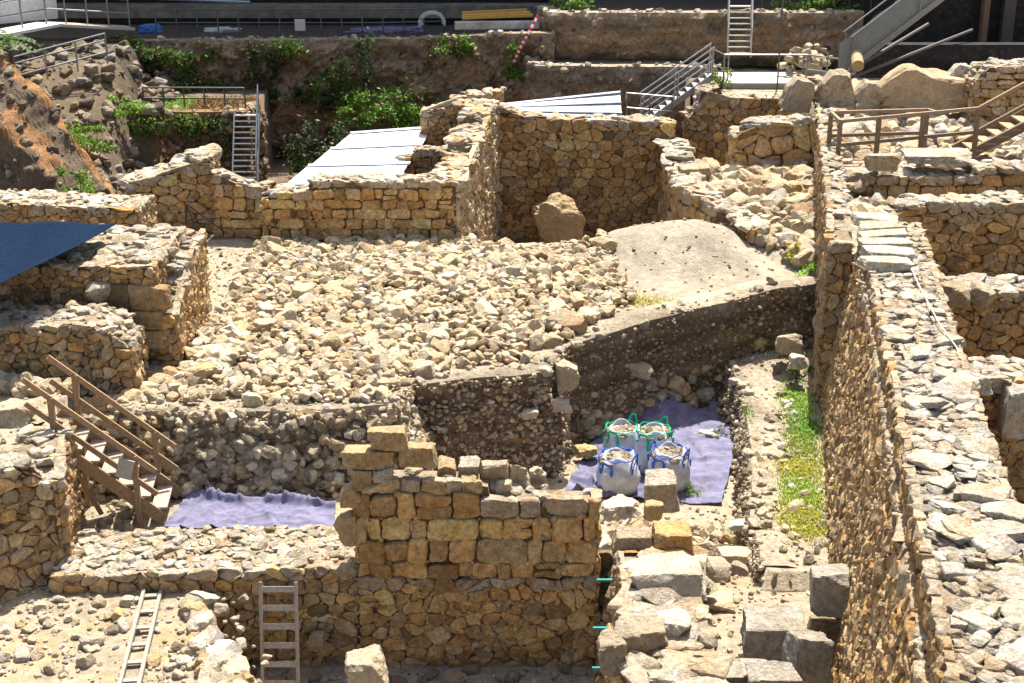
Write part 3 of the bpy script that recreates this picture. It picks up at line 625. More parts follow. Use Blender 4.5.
wall('rubble_wall', 'coursed stone wall at the upper right above the boulders', (14.1, 44.2), (18, 44.2), 1.2, 4, [(0, 5.8), (.1, 6.3), (1, 6.5)], style='course', cell=.5, an=2.2, pal=[LIME * .85, OCHRE * .9, WHITE * .7], topn=18, toppal=WT, faces='fl')
# front right: thick wall coming towards the viewer
wall('rubble_wall', 'thick ruined wall of big grey white stones at the bottom middle, brown side', (1.5, 23.0), (1.5, 16), 1.7, -1.3, [(0, 1.15), (.3, 1.2), (1, 1.2)], cell=.45, an=1.2, pal=[LIME * .8, OCHRE * .8, LIME * .65], topn=9, topsize=(.3, .9), topflat=(.3, .5), toppal=[WHITE * .85, WHITE, LIME], faces='fl', batter=.16, prot=.06)

# ------------------------------------------------------------------ retaining wall and structures at the back
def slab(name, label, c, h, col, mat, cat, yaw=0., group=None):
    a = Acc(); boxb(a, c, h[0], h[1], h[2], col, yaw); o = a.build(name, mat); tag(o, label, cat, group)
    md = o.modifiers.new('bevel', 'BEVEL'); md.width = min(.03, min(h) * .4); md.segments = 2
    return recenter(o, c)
slab('concrete_wall', 'dark grey concrete retaining wall across the very back, its unseen upper part added for shade', (-6, 60.6, 11), (26, .4, 6), np.array([.02, .018, .016]), M_CONC, 'concrete wall')  # carried up out of view so that it shades the cliff top
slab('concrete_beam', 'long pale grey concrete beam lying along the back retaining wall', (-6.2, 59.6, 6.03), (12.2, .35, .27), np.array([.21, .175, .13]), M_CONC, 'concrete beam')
slab('concrete_wall', 'bluish concrete wall, darkened for shade, behind the metal ramp at the upper right', (19.5, 56.2, 7.5), (7.5, .4, 3.4), np.array([.03, .026, .022]), M_CONC, 'concrete wall')  # shade behind the ramp is put into this dark colour
slab('concrete_wall', 'shadowed low concrete footing beneath the metal ramp', (17.5, 52.6, 5.2), (5, .3, .55), np.array([.02, .02, .024]), M_CONC, 'concrete wall')  # near-black colour carries the shadow under the ramp
for i, (px, c) in enumerate(((1005, .1), (982, .07))):
    p = at(px, 40, Y=55.5); slab('post', ('thick dark post before the concrete wall, nearest the right edge', 'thinner rusty post before the concrete wall under the ramp')[i], (p[0], 55.5, 7), (.22 - .1 * i, .2, 2.4), np.array([.1, .08, .07]) if i == 0 else np.array([.2, .12, .08]), M_PAINT, 'post')

# ------------------------------------------------------------------ railings and steel
ST = np.array([.25, .26, .27]); STD = np.array([.12, .13, .14])
def railing(name, label, pts, hgt, nposts, col, mat=M_METAL, rails=(1., .5), r=.028, cat='railing', group=None):
    pts = [np.asarray(p, float) for p in pts]; root = empty(name, pts[0], label, cat, group)
    for k in rails:
        a = Acc()
        for p, q in zip(pts[:-1], pts[1:]): tube(a, [p + [0, 0, hgt * k], q + [0, 0, hgt * k]], r, col)
        part(a, 'rail', mat, root)
    d = np.array([np.linalg.norm(q - p) for p, q in zip(pts[:-1], pts[1:])]); s = np.concatenate([[0], np.cumsum(d)])
    for t in np.linspace(0, s[-1], nposts):
        p = np.array([np.interp(t, s, [q[k] for q in pts]) for k in range(3)])
        a = Acc(); tube(a, [p - [0, 0, .05], p + [0, 0, hgt]], r * 1.05, col); part(a, 'post', mat, root)
    return root
def up(p, z): q = np.array(p, float); q[2] = z; return q
railing('railing', 'thin steel railing along the top of the back cliff', [(-13.6, 56.2, 5.5), (-5.0, 56.2, 5.5), (-2.6, 56.6, 5.5)], 1.0, 15, STD)
railing('railing', 'low railing on the orange ledge beside the metal stairs', [(-13.0, 51.0, 3.7), (-9.4, 50.9, 3.7)], .75, 6, STD * .8)
railing('railing', 'pair of sloping pale handrails above the rubble slope at the far left', [(-17.0, 49.8, 4.7), (-14.2, 51.2, 5.3)], 1.0, 4, ST, rails=(1., .78, .35))
railing('railing', 'dark railing at the head of the back stairs on the high terrace', [(9.4, 55.6, 6.55), (13.5, 55.6, 6.55)], 1.0, 6, STD * .7)
# footbridge at top left
root = empty('footbridge', at(0, 30, Y=52), 'pale steel footbridge with a white panel at the top left corner', 'footbridge')
P0, P1, P2 = at(-25, 38, Y=50), at(50, 24, Y=54), at(130, 28, Y=56)
a = Acc(); bar(a, P0, P1, 1.1, .1, (.62, .62, .58)); bar(a, P1, P2, .9, .1, (.42, .37, .3)); part(a, 'deck', M_PAINT, root)
for k in (1.05, .55):
    a = Acc()
    for q in (P0, P1, P2)[:-1]: pass
    tube(a, [P0 + [0, 0, k], P1 + [0, 0, k], P2 + [0, 0, k]], .03, ST); part(a, 'rail', M_METAL, root)
for t in np.linspace(0, 1, 4):
    p = P0 * (1 - t) + P1 * t; a = Acc(); tube(a, [p - [0, .4, 0], p + [0, -.4, 1.1]], .035, ST); part(a, 'post', M_METAL, root)
for t in np.linspace(.2, 1, 4):
    p = P1 * (1 - t) + P2 * t; a = Acc(); tube(a, [p, p + [0, 0, 1.1]], .03, ST); part(a, 'post', M_METAL, root)
a = Acc(); p, q = at(-10, 14, Y=53), at(57, 8, Y=55.5); V, f = box8((p + q) / 2, np.linalg.norm(q - p) / 2, .03, .38, (q - p) / np.linalg.norm(q - p), (0, 1, 0)); a.add(V, f, (.6, .62, .6)); part(a, 'panel', M_PAINT, root)

def steel_stair(name, label, foot, head, width_dir, wd, n, col, rail_h=1.0, rails=(-1, 1), midrail=True, mat=M_METAL):
    foot, head, wdv = np.asarray(foot, float), np.asarray(head, float), np.asarray(width_dir, float)
    root = empty(name, foot, label, 'stairs')
    for s in (-1, 1):
        a = Acc(); bar(a, foot + wdv * s * wd / 2, head + wdv * s * wd / 2, .05, .2, col); part(a, 'stringer', mat, root)
    run = head - foot; fw = np.array([run[0], run[1], 0]); fw = fw / (np.linalg.norm(fw) + 1e-9)
    for i in range(n):
        p = foot + run * (i + .6) / n; a = Acc(); V, f = box8(p, .13, wd / 2 - .03, .018, fw, wdv); a.add(V, f, col * 1.15); part(a, 'tread', mat, root)
    for s in rails:
        a = Acc(); o = wdv * s * wd / 2
        for k in ((1., .55) if midrail else (1.,)): tube(a, [foot + o + [0, 0, rail_h * k], head + o + [0, 0, rail_h * k]], .028, col)
        part(a, 'handrail', mat, root)
        for t in (0.02, .5, .98):
            a = Acc(); p = foot + o + run * t; tube(a, [p, p + [0, 0, rail_h]], .028, col); part(a, 'baluster', mat, root)
    return root
f_ = at(245, 186, Y=48.6); h_ = at(247, 113, Y=50.1)
steel_stair('metal_stairs', 'steep grey metal stairs climbing the dark gap left of the house', f_, h_, (1, 0, 0), .85, 13, np.array([.3, .32, .34]), 1.0, (1,), False)
f_ = at(640, 124, Y=50.2); h_ = at(712, 74, Y=50.6)
steel_stair('metal_stairs', 'metal stairs descending left from the steel platform, white stepped treads', f_, h_, (0, 1, 0), .9, 11, np.array([.36, .37, .38]), 1.0, (-1, 1), True)
railing('railing', 'square steel railing around the small landing at the foot of the stairs', [at(626, 122, Y=49.6), at(671, 126, Y=49.4), at(673, 126, Y=50.2)], 1.0, 4, ST)
slab('landing_plate', 'small pale steel landing behind the house wall', at(650, 124, Y=50.0), (.85, .55, .04), np.array([.5, .5, .48]), M_PAINT, 'landing')
# platform
root = empty('steel_platform', at(750, 80, Y=51), 'pale steel platform with railing over the cobbled wall', 'platform')
pz = 4.72
a = Acc(); boxb(a, (8.75, 51.2, pz), 1.5, 1.1, .05, (.55, .53, .48)); part(a, 'deck', M_PAINT, root)
a = Acc(); boxb(a, (8.75, 50.05, pz - .1), 1.5, .04, .13, (.2, .2, .2)); part(a, 'edge_beam', M_METAL, root)
for (x, y) in ((7.3, 50.1), (8.75, 50.1), (10.2, 50.1)):
    a = Acc(); tube(a, [(x, y, 2.5), (x, y, pz)], .04, STD); part(a, 'leg', M_METAL, root)
for (x, y) in ((7.3, 50.2), (7.05, 51.6), (7.6, 51.2), (10.15, 50.15), (10.9, 50.4)):
    a = Acc(); tube(a, [(x, y, pz), (x, y, pz + 1.0)], .028, ST); part(a, 'post', M_METAL, root)
for pts in ([(7.3, 50.2, 1.), (7.05, 51.6, 1.)], [(7.3, 50.2, .5), (7.05, 51.6, .5)], [(7.3, 50.2, 1.), (10.15, 50.15, 1.), (11.4, 50.5, .8)], [(10.15, 50.15, .5), (11.4, 50.5, .3)]):
    a = Acc(); tube(a, [(x, y, pz + z) for x, y, z in pts], .026, ST); part(a, 'rail', M_METAL, root)
a = Acc(); tube(a, [(9.15, 50.0, 3), (9.15, 50.0, 8.5)], .03, STD); o = a.build('pole', M_METAL); tag(o, 'tall thin steel pole standing in front of the platform', 'pole'); recenter(o, (9.15, 50, 3))
steel_stair('metal_stairs', 'steep white metal stairs rising from the steel platform to the high terrace', at(739, 56, Y=53.0), at(740, 4, Y=54.4), (1, 0, 0), .85, 9, np.array([.45, .45, .44]), 1.0, (-1, 1), False)
# ramp with mesh panel
root = steel_stair('metal_ramp_stairs', 'long metal ramp with a grey mesh side rising to the upper right corner', at(845, 66, Y=49.5), at(985, -40, Y=50.5), (0, 1, 0), 1.2, 16, np.array([.22, .23, .24]), 1.05, (-1, 1), False)
a = Acc(); p, q = at(838, 66, Y=48.9), at(978, -40, Y=49.9); nn = 24; V = []
for i in range(nn + 1):
    t = i / nn; b = p * (1 - t) + q * t
    for k in (-.3, .25, .75): V.append(b + [.05 * math.sin(i * 1.7), .05 * math.sin(i * 2.3 + k * 3), k])
V = np.array(V); f = np.array([[i * 3 + j, (i + 1) * 3 + j, (i + 1) * 3 + j + 1, i * 3 + j + 1] for i in range(nn) for j in range(2)]); a.add(V, f, (.17, .18, .175)); part(a, 'mesh_panel', M_CLOTH, root, True)
a = Acc(); tube(a, [at(856, 54, Y=49), at(858, 66, Y=48)], [.2, .2], (.36, .26, .14), 14); o = a.build('log_roll', M_WOOD); tag(o, 'short round log lying at the foot of the metal ramp', 'log'); recenter(o, at(857, 60, Y=48.5))
for i, (p, q) in enumerate(((at(848, 72, Y=49), at(928, 24, Y=52)), (at(845, 80, Y=49), at(972, 30, Y=53)))):
    a = Acc(); tube(a, [p, q], .06, (.1, .095, .085)); o = a.build('steel_pipe', M_PAINT); tag(o, ('upper sloping steel pipe lying under the metal ramp', 'lower sloping steel pipe lying under the metal ramp')[i], 'pipe'); recenter(o, p)

# wooden boardwalk at right
WD = np.array([.20, .14, .09])
root = empty('boardwalk', (8.9, 38.8, 4.35), 'weathered wooden boardwalk with double railing and ramp at the right', 'boardwalk')
zf, zd = 5.55, 4.42
A0, A1, A2 = np.array([8.75, 38.3, zd]), np.array([12.55, 38.8, zd + .25]), np.array([15.8, 38.9, zd + 2.1])
B0, B1 = np.array([8.75, 39.5, zd]), np.array([11.5, 39.9, zd])
a = Acc()
for t in np.linspace(0, 1, 26):
    p = A0 * (1 - t) + np.array([11.4, 38.65, zd]) * t; boxb(a, p + [0, .6, -.02], .055, .62, .025, tint(1, WD * 1.5, .1)[0])
part(a, 'deck', M_WOOD, root)
for (p, q) in ((A0, A1), (A1, A2), (B0, B1)):
    for k in (1.38, .74):
        a = Acc(); bar(a, p + [0, 0, k], q + [0, 0, k], .08, .09, WD * (1.5 if k > 1 else 1.)); part(a, 'rail', M_WOOD, root)
a = Acc(); bar(a, A0 + [0, 0, 1.38], B0 + [0, 0, 1.38], .08, .09, WD * 1.5); part(a, 'rail', M_WOOD, root)
a = Acc(); bar(a, B1 + [0, 0, 1.38], B1 + [.2, -.6, 1.38], .08, .09, WD * 1.5); part(a, 'rail', M_WOOD, root)
for p in (A0, A0 * .72 + A1 * .28, A0 * .4 + A1 * .6, A1, A1 * .55 + A2 * .45, A2, B0, B0 * .5 + B1 * .5, B1):
    a = Acc(); bar(a, p - [0, 0, .5], p + [0, 0, 1.36], .11, .11, WD); part(a, 'post', M_WOOD, root)
a = Acc(); bar(a, A1 + [-.2, .2, 0], A2 + [0, .2, 0], .1, .25, WD); bar(a, A1 + [-.2, 1.2, 0], A2 + [0, 1.2, 0], .1, .25, WD); part(a, 'stringer', M_WOOD, root)
for i in range(10):
    t = (i + .5) / 10; p = A1 * (1 - t) + A2 * t; a = Acc(); boxb(a, p + [0, .7, .1], .16, .55, .025, WD * 1.7); part(a, 'tread', M_WOOD, root)

# wooden stairs at left
WS = np.array([.27, .18, .105])
T0, T1 = np.array([-8.75, 24.75, 2.62]), np.array([-6.75, 25.15, .72])      # front stringer head and foot
bk = np.array([.12, 1.05, 0]); run = T1 - T0
root = empty('wooden_stairs', (-7.7, 25.4, .6), 'brown wooden stairs with handrails leading down to the purple cloth', 'stairs')
for o in (0, 1):
    a = Acc(); bar(a, T0 + bk * o - run * .04, T1 + bk * o, .06, .24, WS); part(a, 'stringer', M_WOOD, root)
for i in range(7):
    p = T0 + run * (i + .45) / 7 + bk * .5; a = Acc(); boxb(a, p + [0, 0, .06], .15, .5, .02, np.array([.33, .285, .23]) * rng.uniform(.85, 1.15), R(6)); part(a, 'tread', M_WOOD, root)
for o in (0, 1):
    ofs = bk * o + np.array([0, -.05 if o == 0 else .05, 0])
    for k in (.98, .5):
        a = Acc(); bar(a, T0 + ofs - run * .1 + [0, 0, k], T1 + ofs - run * .02 + [0, 0, k], .05, .1, WS * (1.15 if k > .9 else .95)); part(a, 'handrail', M_WOOD, root)
    for t, lowz in ((.12, .6), (.8, .55)):
        p = T0 + ofs + run * t; a = Acc(); bar(a, (p[0], p[1], lowz), p + [0, 0, 1.0], .1, .1, WS); part(a, 'post', M_WOOD, root)
a = Acc(); bar(a, T0 + run * .15 + [0, .1, 0], T0 + run * .42 + [0, .2, -1.0], .07, .09, WS); part(a, 'brace', M_WOOD, root)
a = Acc(); V, f = box8(T0 + run * .72 + [0, -.13, .62], .15, .012, .2, (.96, 0, -.28), (0, 1, 0), (.28, 0, .96)); a.add(V, f, (.35, .33, .33)); o = a.build('notice_board', M_PAINT); tag(o, 'small grey notice board hung on the wooden stair rail', 'notice board'); recenter(o, T0 + run * .72 + [0, -.13, .62])

# ladder
def ladder(name, label, foot, head, wd, n, col, group=None):
    foot, head = np.asarray(foot, float), np.asarray(head, float); root = empty(name, foot, label, 'ladder')
    d = head - foot; dn = d / np.linalg.norm(d); sx = np.cross(dn, [0, 0, 1.]); sx = np.array([1., 0, 0]) if abs(dn[2]) > .5 else sx / np.linalg.norm(sx)
    for s in (-1, 1):
        a = Acc(); bar(a, foot + sx * s * wd / 2, head + sx * s * wd / 2, .055, .06, col, up=(0, -1, .2)); part(a, 'side_rail', M_WOOD, root)
    for i in range(n):
        p = foot + d * (i + .6) / n; a = Acc(); bar(a, p - sx * (wd / 2 + .02) - np.cross(sx, dn) * .035, p + sx * (wd / 2 + .02) - np.cross(sx, dn) * .035, .035, .1, col * 1.1, up=dn); part(a, 'rung', M_WOOD, root)
    return root
ladder('ladder', 'pale wooden ladder leaning on the low stony wall', (-4.05, 21.75, -1.0), at(278, 582, Y=22.5), .62, 6, np.array([.36, .31, .25]))
ladder('ladder', 'whitish ladder lying flat on the stony ground at the lower left', at(128, 690, .62), at(153, 588, .6), .3, 6, np.array([.27, .25, .21]))

# ------------------------------------------------------------------ white roofs, cloths
def sheet_mesh(corners, nu, nv, fn, th=.0):
    c = np.array(corners, float); u, v = np.meshgrid(np.linspace(0, 1, nu), np.linspace(0, 1, nv), indexing='ij')
    P = ((1 - u) * (1 - v))[..., None] * c[0] + (u * (1 - v))[..., None] * c[1] + (u * v)[..., None] * c[2] + ((1 - u) * v)[..., None] * c[3]
    P = P + fn(u, v, P); ii = np.arange(nu * nv).reshape(nu, nv)
    return P.reshape(-1, 3), np.stack([ii[:-1, :-1], ii[1:, :-1], ii[1:, 1:], ii[:-1, 1:]], -1).reshape(-1, 4)
def sheet(name, label, cat, corners, nu, nv, fn, col, mat, th=.02, smooth=True):
    a = Acc(); V, f = sheet_mesh(corners, nu, nv, fn); a.add(V, f, col(V) if callable(col) else col)
    o = a.build(name, mat, None, smooth); tag(o, label, cat); recenter(o, V.mean(0))
    md = o.modifiers.new('thickness', 'SOLIDIFY'); md.thickness = th; md.offset = -1; return o
def corr(u, v, P): return np.stack([0 * u, 0 * u, .06 * (np.abs(((v * 3.0) % 1) - .5) < .1)], -1)
zr = 3.75
def roofpanel(i, lab, cs_):
    root = empty('white_roof', np.mean(cs_, 0), lab, 'roof'); cs_ = [np.asarray(q, float) for q in cs_]; n = 3
    for k in range(n):
        t0, t1 = k / n + .012, (k + 1) / n - .012
        q = [cs_[0] * (1 - t0) + cs_[3] * t0, cs_[1] * (1 - t0) + cs_[2] * t0, cs_[1] * (1 - t1) + cs_[2] * t1, cs_[0] * (1 - t1) + cs_[3] * t1]
        a = Acc(); V, f = sheet_mesh(q, 8, 8, lambda u, v, P: np.stack([0 * u, 0 * u, .05 * v], -1)); a.add(V, f, (.72, .74, .76))
        V2 = V - [0, 0, .04]; a.add(V2, f[:, ::-1], (.4, .4, .42)); part(a, 'panel', M_SHEET, root)
        a = Acc(); bar(a, q[2] + [0, -.12, .08], q[3] + [0, -.12, .08], .28, .02, (.42, .46, .52)); part(a, 'seam', M_SHEET, root)
    for q in cs_:
        a = Acc(); tube(a, [(q[0], q[1], .4), q - [0, 0, .06]], .05, STD); part(a, 'post', M_METAL, root)
roofpanel(0, 'white sheet roof with grey seams behind the golden house wall', [at(285, 185, zr), at(395, 185, zr), at(433, 128, zr), at(352, 134, zr)])
roofpanel(1, 'smooth white sheet roof behind the high back wall of the house', [at(470, 114, Y=47.2), at(622, 124, Y=47.6), at(620, 93, Y=50.5), at(500, 106, Y=50.5)])
a = Acc(); V, f = sheet_mesh([at(614, 124, Y=47.55), at(622, 120, Y=47.6), at(624, 100, Y=50.3), at(617, 97, Y=50.3)], 6, 6, lambda u, v, P: np.stack([0 * u, 0 * u, 0 * u], -1))
# blue shade cloth
def sag(u, v, P): return np.stack([0 * u, 0 * u, -.12 * np.sin(u * math.pi) * np.sin(v * math.pi) + .03 * np.sin(u * 14 + v * 5)], -1)
sheet('shade_cloth', 'dark blue shade cloth stretched over the masonry block at the left', 'shade cloth', [at(-75, 320, 5.0), at(4, 283, 5.0), at(118, 223, 4.95), at(-60, 221, 5.0)], 40, 40, sag, lambda V: np.array([.008, .017, .038]) * (1 + .2 * fbm(V * 1.5, 3, 3))[:, None], M_CANOPY, .008)
# purple ground cloths
PURP = np.array([.185, .18, .275])
def crump(amp, edge, base=0.):
    def fn(u, v, P):
        g = np.random.default_rng(int(amp * 1000)); n = .5 * np.abs(fbm(P * np.array([.9, 1.4, 1]), 3, 41)) + .12 * fbm(P * np.array([6, 5, 1]), 3, 44)
        lo, hi = P.reshape(-1, 3).min(0), P.reshape(-1, 3).max(0)
        for k in range(46):
            c = g.uniform(lo, hi); th = g.normal(.35, .8); d = (P[..., 0] - c[0]) * -math.sin(th) + (P[..., 1] - c[1]) * math.cos(th); q = (P[..., 0] - c[0]) * math.cos(th) + (P[..., 1] - c[1]) * math.sin(th)
            d = d + .08 * np.sin(q * 3 + k); wd = g.uniform(.025, .09); ln = g.uniform(.3, 1.3)
            n = n + g.uniform(.25, .75) * np.exp(-np.abs(d) / wd) * np.exp(-(q / ln) ** 2)
        e = np.minimum(np.minimum(u, 1 - u), np.minimum(v, 1 - v))
        z = np.clip(gz(P[..., 0], P[..., 1]), base, base + .15) + .03 + amp * np.maximum(n, 0) * (.55 + .45 * np.exp(-e * edge))
        ed = .12 * fbm(P * 2.1, 3, 47)
        rd = (1 - np.abs(fbm(P * np.array([1.1, 2.4, 1]) + 5, 3, 49))) ** 6; z = z + amp * .9 * np.exp(-((v - .92) / .06) ** 2) * (.4 + n)
        return np.stack([ed, ed * .7, z - P[..., 2]], -1)
    return fn
pc = lambda V: PURP * (1 + .12 * fbm(V * 3, 3, 4))[:, None]
sheet('ground_cloth', 'crumpled purple ground cloth spread under the bulk bags', 'ground cloth', [at(560, 500, 0), at(722, 506, 0), at(744, 402, 0), at(600, 430, 0)], 130, 110, crump(.36, 7), pc, M_TARP, .008)
sheet('ground_cloth', 'narrow purple ground cloth lying at the foot of the wooden stairs', 'ground cloth', [at(160, 531, .6), at(338, 533, .6), at(337, 507, .6), at(190, 498, .6)], 100, 40, crump(.13, 9, .55), pc, M_TARP, .008)

# ------------------------------------------------------------------ bulk bags
def bulk_bag(label, px, py, wd, ht, loopcol, seed, open_=1.):
    c = at(px, py, .06); root = empty('bulk_bag', c, label, 'bulk bag', 'white bulk bags on the purple cloth')
    g = np.random.default_rng(seed); n, m = 40, 16; V = []
    for j in range(m):
        t = j / (m - 1)
        for i in range(n):
            th = 2 * math.pi * i / n; sq = (abs(math.cos(th)) ** 4 + abs(math.sin(th)) ** 4) ** (-.23)
            r = wd / 2 * sq * (.80 + .3 * math.sin(math.pi * min(1, t * 1.05)) ** .7 - .1 * t)
            z = ht * t + (.05 * math.sin(th * 3 + seed) + .03 * math.cos(4 * th)) * t ** 3
            V.append((r * math.cos(th), r * math.sin(th), z))
    V = np.array(V); nr = fbm(V * 5 + seed, 3, seed); V[:, 2] += .05 * nr * V[:, 2] / ht; V[:, 0] += .05 * math.sin(seed) * V[:, 2]; V[:, :2] *= (1 + .07 * nr + .035 * fbm(V * np.array([9, 9, 4.]) + seed, 2, 6))[:, None]
    f = [[j * n + i, j * n + (i + 1) % n, (j + 1) * n + (i + 1) % n, (j + 1) * n + i] for j in range(m - 1) for i in range(n)]
    inn = V[-n:] * np.array([.95, .95, 1]); low = V[-n:] * np.array([.88, .88, 1]) - [0, 0, .18]
    base = len(V); V = np.concatenate([V, inn, low, [[0, 0, 0]]])
    f += [[(m - 1) * n + i, (m - 1) * n + (i + 1) % n, base + (i + 1) % n, base + i] for i in range(n)]
    f += [[base + i, base + (i + 1) % n, base + n + (i + 1) % n, base + n + i] for i in range(n)]
    tri = [[(i + 1) % n, i, len(V) - 1] for i in range(n)]
    a = Acc(); a.add(V + c, [np.array(f), np.array(tri)], np.array([.52, .55, .62])); part(a, 'bag', M_BAG, root, True)
    a = Acc(); k = 130; th = g.uniform(0, 6.28, k); rr = np.sqrt(g.random(k)) * wd * .42
    p = np.stack([rr * np.cos(th), rr * np.sin(th), ht - .14 + .1 * (1 - rr / wd * 2) + 0 * rr], 1) + c
    rocks(a, p, sizes(k, .07, .18, 1.5), tint(k, mixpal(k, [LIME * .75, DARKS, WHITE * .7], [2, 1, 1])), 1)
    boxb(a, c + [0, 0, ht - .22], wd * .3, wd * .3, .06, SOIL * 1.5); part(a, 'rubble_fill', M_ROCK, root)
    for q in range(4):
        th = math.pi / 4 + q * math.pi / 2 + .15
        e = np.array([math.cos(th), math.sin(th), 0]); s = np.array([-e[1], e[0], 0]); a = Acc()
        pts = []; lh_ = g.uniform(.12, .36); fl_ = g.uniform(.02, .16)
        for t in np.linspace(0, 1, 9):
            lp = (t - .5) * 2; pts.append(c + e * (wd * .47 + fl_ * math.sin(math.pi * t)) + s * (.13 * lp) + [0, 0, ht - .22 + lh_ * (1 - lp ** 4) + .02 * math.sin(5 * t + q)])
        for p_, q_ in zip(pts[:-1], pts[1:]): bar(a, p_, q_, .045, .01, loopcol, up=e)
        for lp in (-1, 1):
            b0 = c + e * (wd * .53) + s * .13 * lp; bar(a, b0 + [0, 0, ht * .62], b0 + [0, 0, ht - .16], .06, .016, loopcol, up=e)
        part(a, 'lifting_loop', M_CLOTH, root)
    a = Acc(); zr_ = ht * .985; P_ = [c + np.array([wd * .46 * math.cos(t), wd * .46 * math.sin(t), zr_]) for t in np.linspace(0, 2 * math.pi, 25)]
    P_ = [p_ + [0, 0, .025 * math.sin(4.3 * k_ + seed)] for k_, p_ in enumerate(P_)]; tube(a, P_, .012, loopcol, 6); part(a, 'rim_band', M_CLOTH, root)
    return root
BL, GR = np.array([.05, .14, .55]), np.array([.02, .42, .2])
bulk_bag('white bulk bag with green loops at the back left, filled with stones', 622, 462, .8, .85, GR, 3)
bulk_bag('white bulk bag with green loops at the back right, half hidden by blue looped bags', 652, 468, .8, .95, GR, 5)
bulk_bag('white bulk bag with blue loops nearest the left edge of the purple cloth', 617, 489, .85, .8, BL, 7)
bulk_bag('white bulk bag with blue loops standing behind the tall pale stone block', 668, 486, .82, .85, BL, 9)

# ------------------------------------------------------------------ single blocks and boulders
def block(name, label, px, py, Y, size, col, yaw=0., seed=1, lod=4, boxy=.9, cat='stone block', tilt=(0, 0), group=None, rough=.05, zc=None, prof=None):
    bump_ = 1.5 if boxy < .7 else (.9 if boxy == .75 else .35)
    if cat == 'boulder' and max(size) > .9: lod = 5
    V, f = rock_shape(seed * 13 + 1, lod, boxy, rough); V = V / np.abs(V).max(0) * np.asarray(size) / 2
    ms = min(size); V = V * (1 + (.3 * bump_) * fbm(V * 1.6 / ms + seed, 5, seed))[:, None] + .02 * fbm(V * 6 + seed, 3, seed)[:, None] * V / (np.linalg.norm(V, axis=1)[:, None] + 1e-6)
    if prof: xs_ = V[:, 0] / size[0] + .5; V[:, 2] = (V[:, 2] + size[2] / 2) * np.interp(xs_, [q[0] for q in prof], [q[1] for q in prof]) - size[2] / 2
    Rm = rotm(np.array([yaw]), np.array([tilt[0]]), np.array([tilt[1]]))[0]; V = V @ Rm.T
    p = at(px, py, Y=Y) if zc is None else np.array([*at(px, py, zc)[:2], zc])
    a = Acc(); c = np.asarray(col) * (1 + .15 * fbm(V * 3 + seed, 3, 2))[:, None]
    a.add(V + p, f, c); o = a.build(name, M_STONE if boxy > .8 else M_ROCK); tag(o, label, cat, group); return recenter(o, p)
S = 58.
def fb(name, label, x0, y0, x1, y1, Y, dep, col, **k):      # block from its seen front rectangle
    p = at((x0 + x1) / 2, (y0 + y1) / 2, Y=Y); D = p[1] * math.cos(PITCH) + (H - p[2]) * math.sin(PITCH); s = F / D
    w_, h_ = (x1 - x0) / s, (y1 - y0) / s / math.cos(PITCH)
    if 'hmul' in k: h_ *= k.pop('hmul')
    return block(name, label, (x0 + x1) / 2, (y0 + y1) / 2, Y, (w_, dep, h_), col, **k)
OCB = OCHRE * 1.15
fb('ashlar_block', 'squared block lying highest on the left end of the ashlar wall', 367, 427, 409, 449, 22.85, .45, OCB, seed=2)
fb('ashlar_block', 'long block below the topmost one, overhanging the left end of the ashlar wall', 339, 447, 400, 467, 22.9, .45, OCB, seed=3)
fb('ashlar_block', 'squared block just right of and below the topmost block', 398, 443, 438, 466, 22.85, .4, OCB * .95, seed=4)
fb('ashlar_block', 'upright squared stone under the overhanging block, left end of the ashlar wall', 352, 467, 374, 488, 22.85, .4, OCB * .9, seed=5)
fb('ashlar_block', 'small pale stone wedged under the block right of the topmost one', 372, 466, 396, 485, 22.75, .3, WHITE * .85, seed=6, boxy=.5)
fb('ashlar_block', 'bulky stone at the left edge of the ashlar wall, resting on an upright slab', 338, 484, 364, 508, 22.8, .45, OCB * .9, seed=7, boxy=.6)
fb('ashlar_block', 'upright rough slab at the left edge of the ashlar wall above the low wall', 334, 508, 362, 544, 22.85, .45, OCB * .95, seed=8, boxy=.6)
for i, (x0, y0, x1, y1, l) in enumerate(((437, 459, 457, 480, 'reddish cube stone standing behind the wall top, right of the raised blocks'), (458, 459, 480, 480, 'whitish cube stone standing behind the wall top'), (480, 460, 509, 482, 'larger rough cube stone behind the step of the ashlar wall'), (461, 474, 478, 500, 'narrow upright stone at the step in the ashlar wall top'), (478, 492, 491, 506, 'small white pointed stone beside the step in the ashlar wall top'))):
    fb('ashlar_block', l, x0, y0, x1, y1, 23.15 if i < 3 else 22.85, .4, [OCB, WHITE * .9, LIME, OCB * .9, WHITE][i], seed=20 + i, boxy=.85 if i < 4 else .5)
fb('fieldstone', 'pale angular stone leaning behind the ashlar wall, left one of two', 510, 462, 530, 490, 23.5, .35, LIME, seed=31, boxy=.5, cat='stone')
fb('fieldstone', 'pale angular stone leaning behind the ashlar wall, right one of two', 527, 465, 546, 490, 23.7, .3, LIME * 1.05, seed=32, boxy=.5, cat='stone')
fb('fieldstone', 'tan stone lying on the wall right of the small white pointed stone', 495, 480, 514, 497, 23.0, .35, LIME, seed=33, boxy=.6, cat='stone')
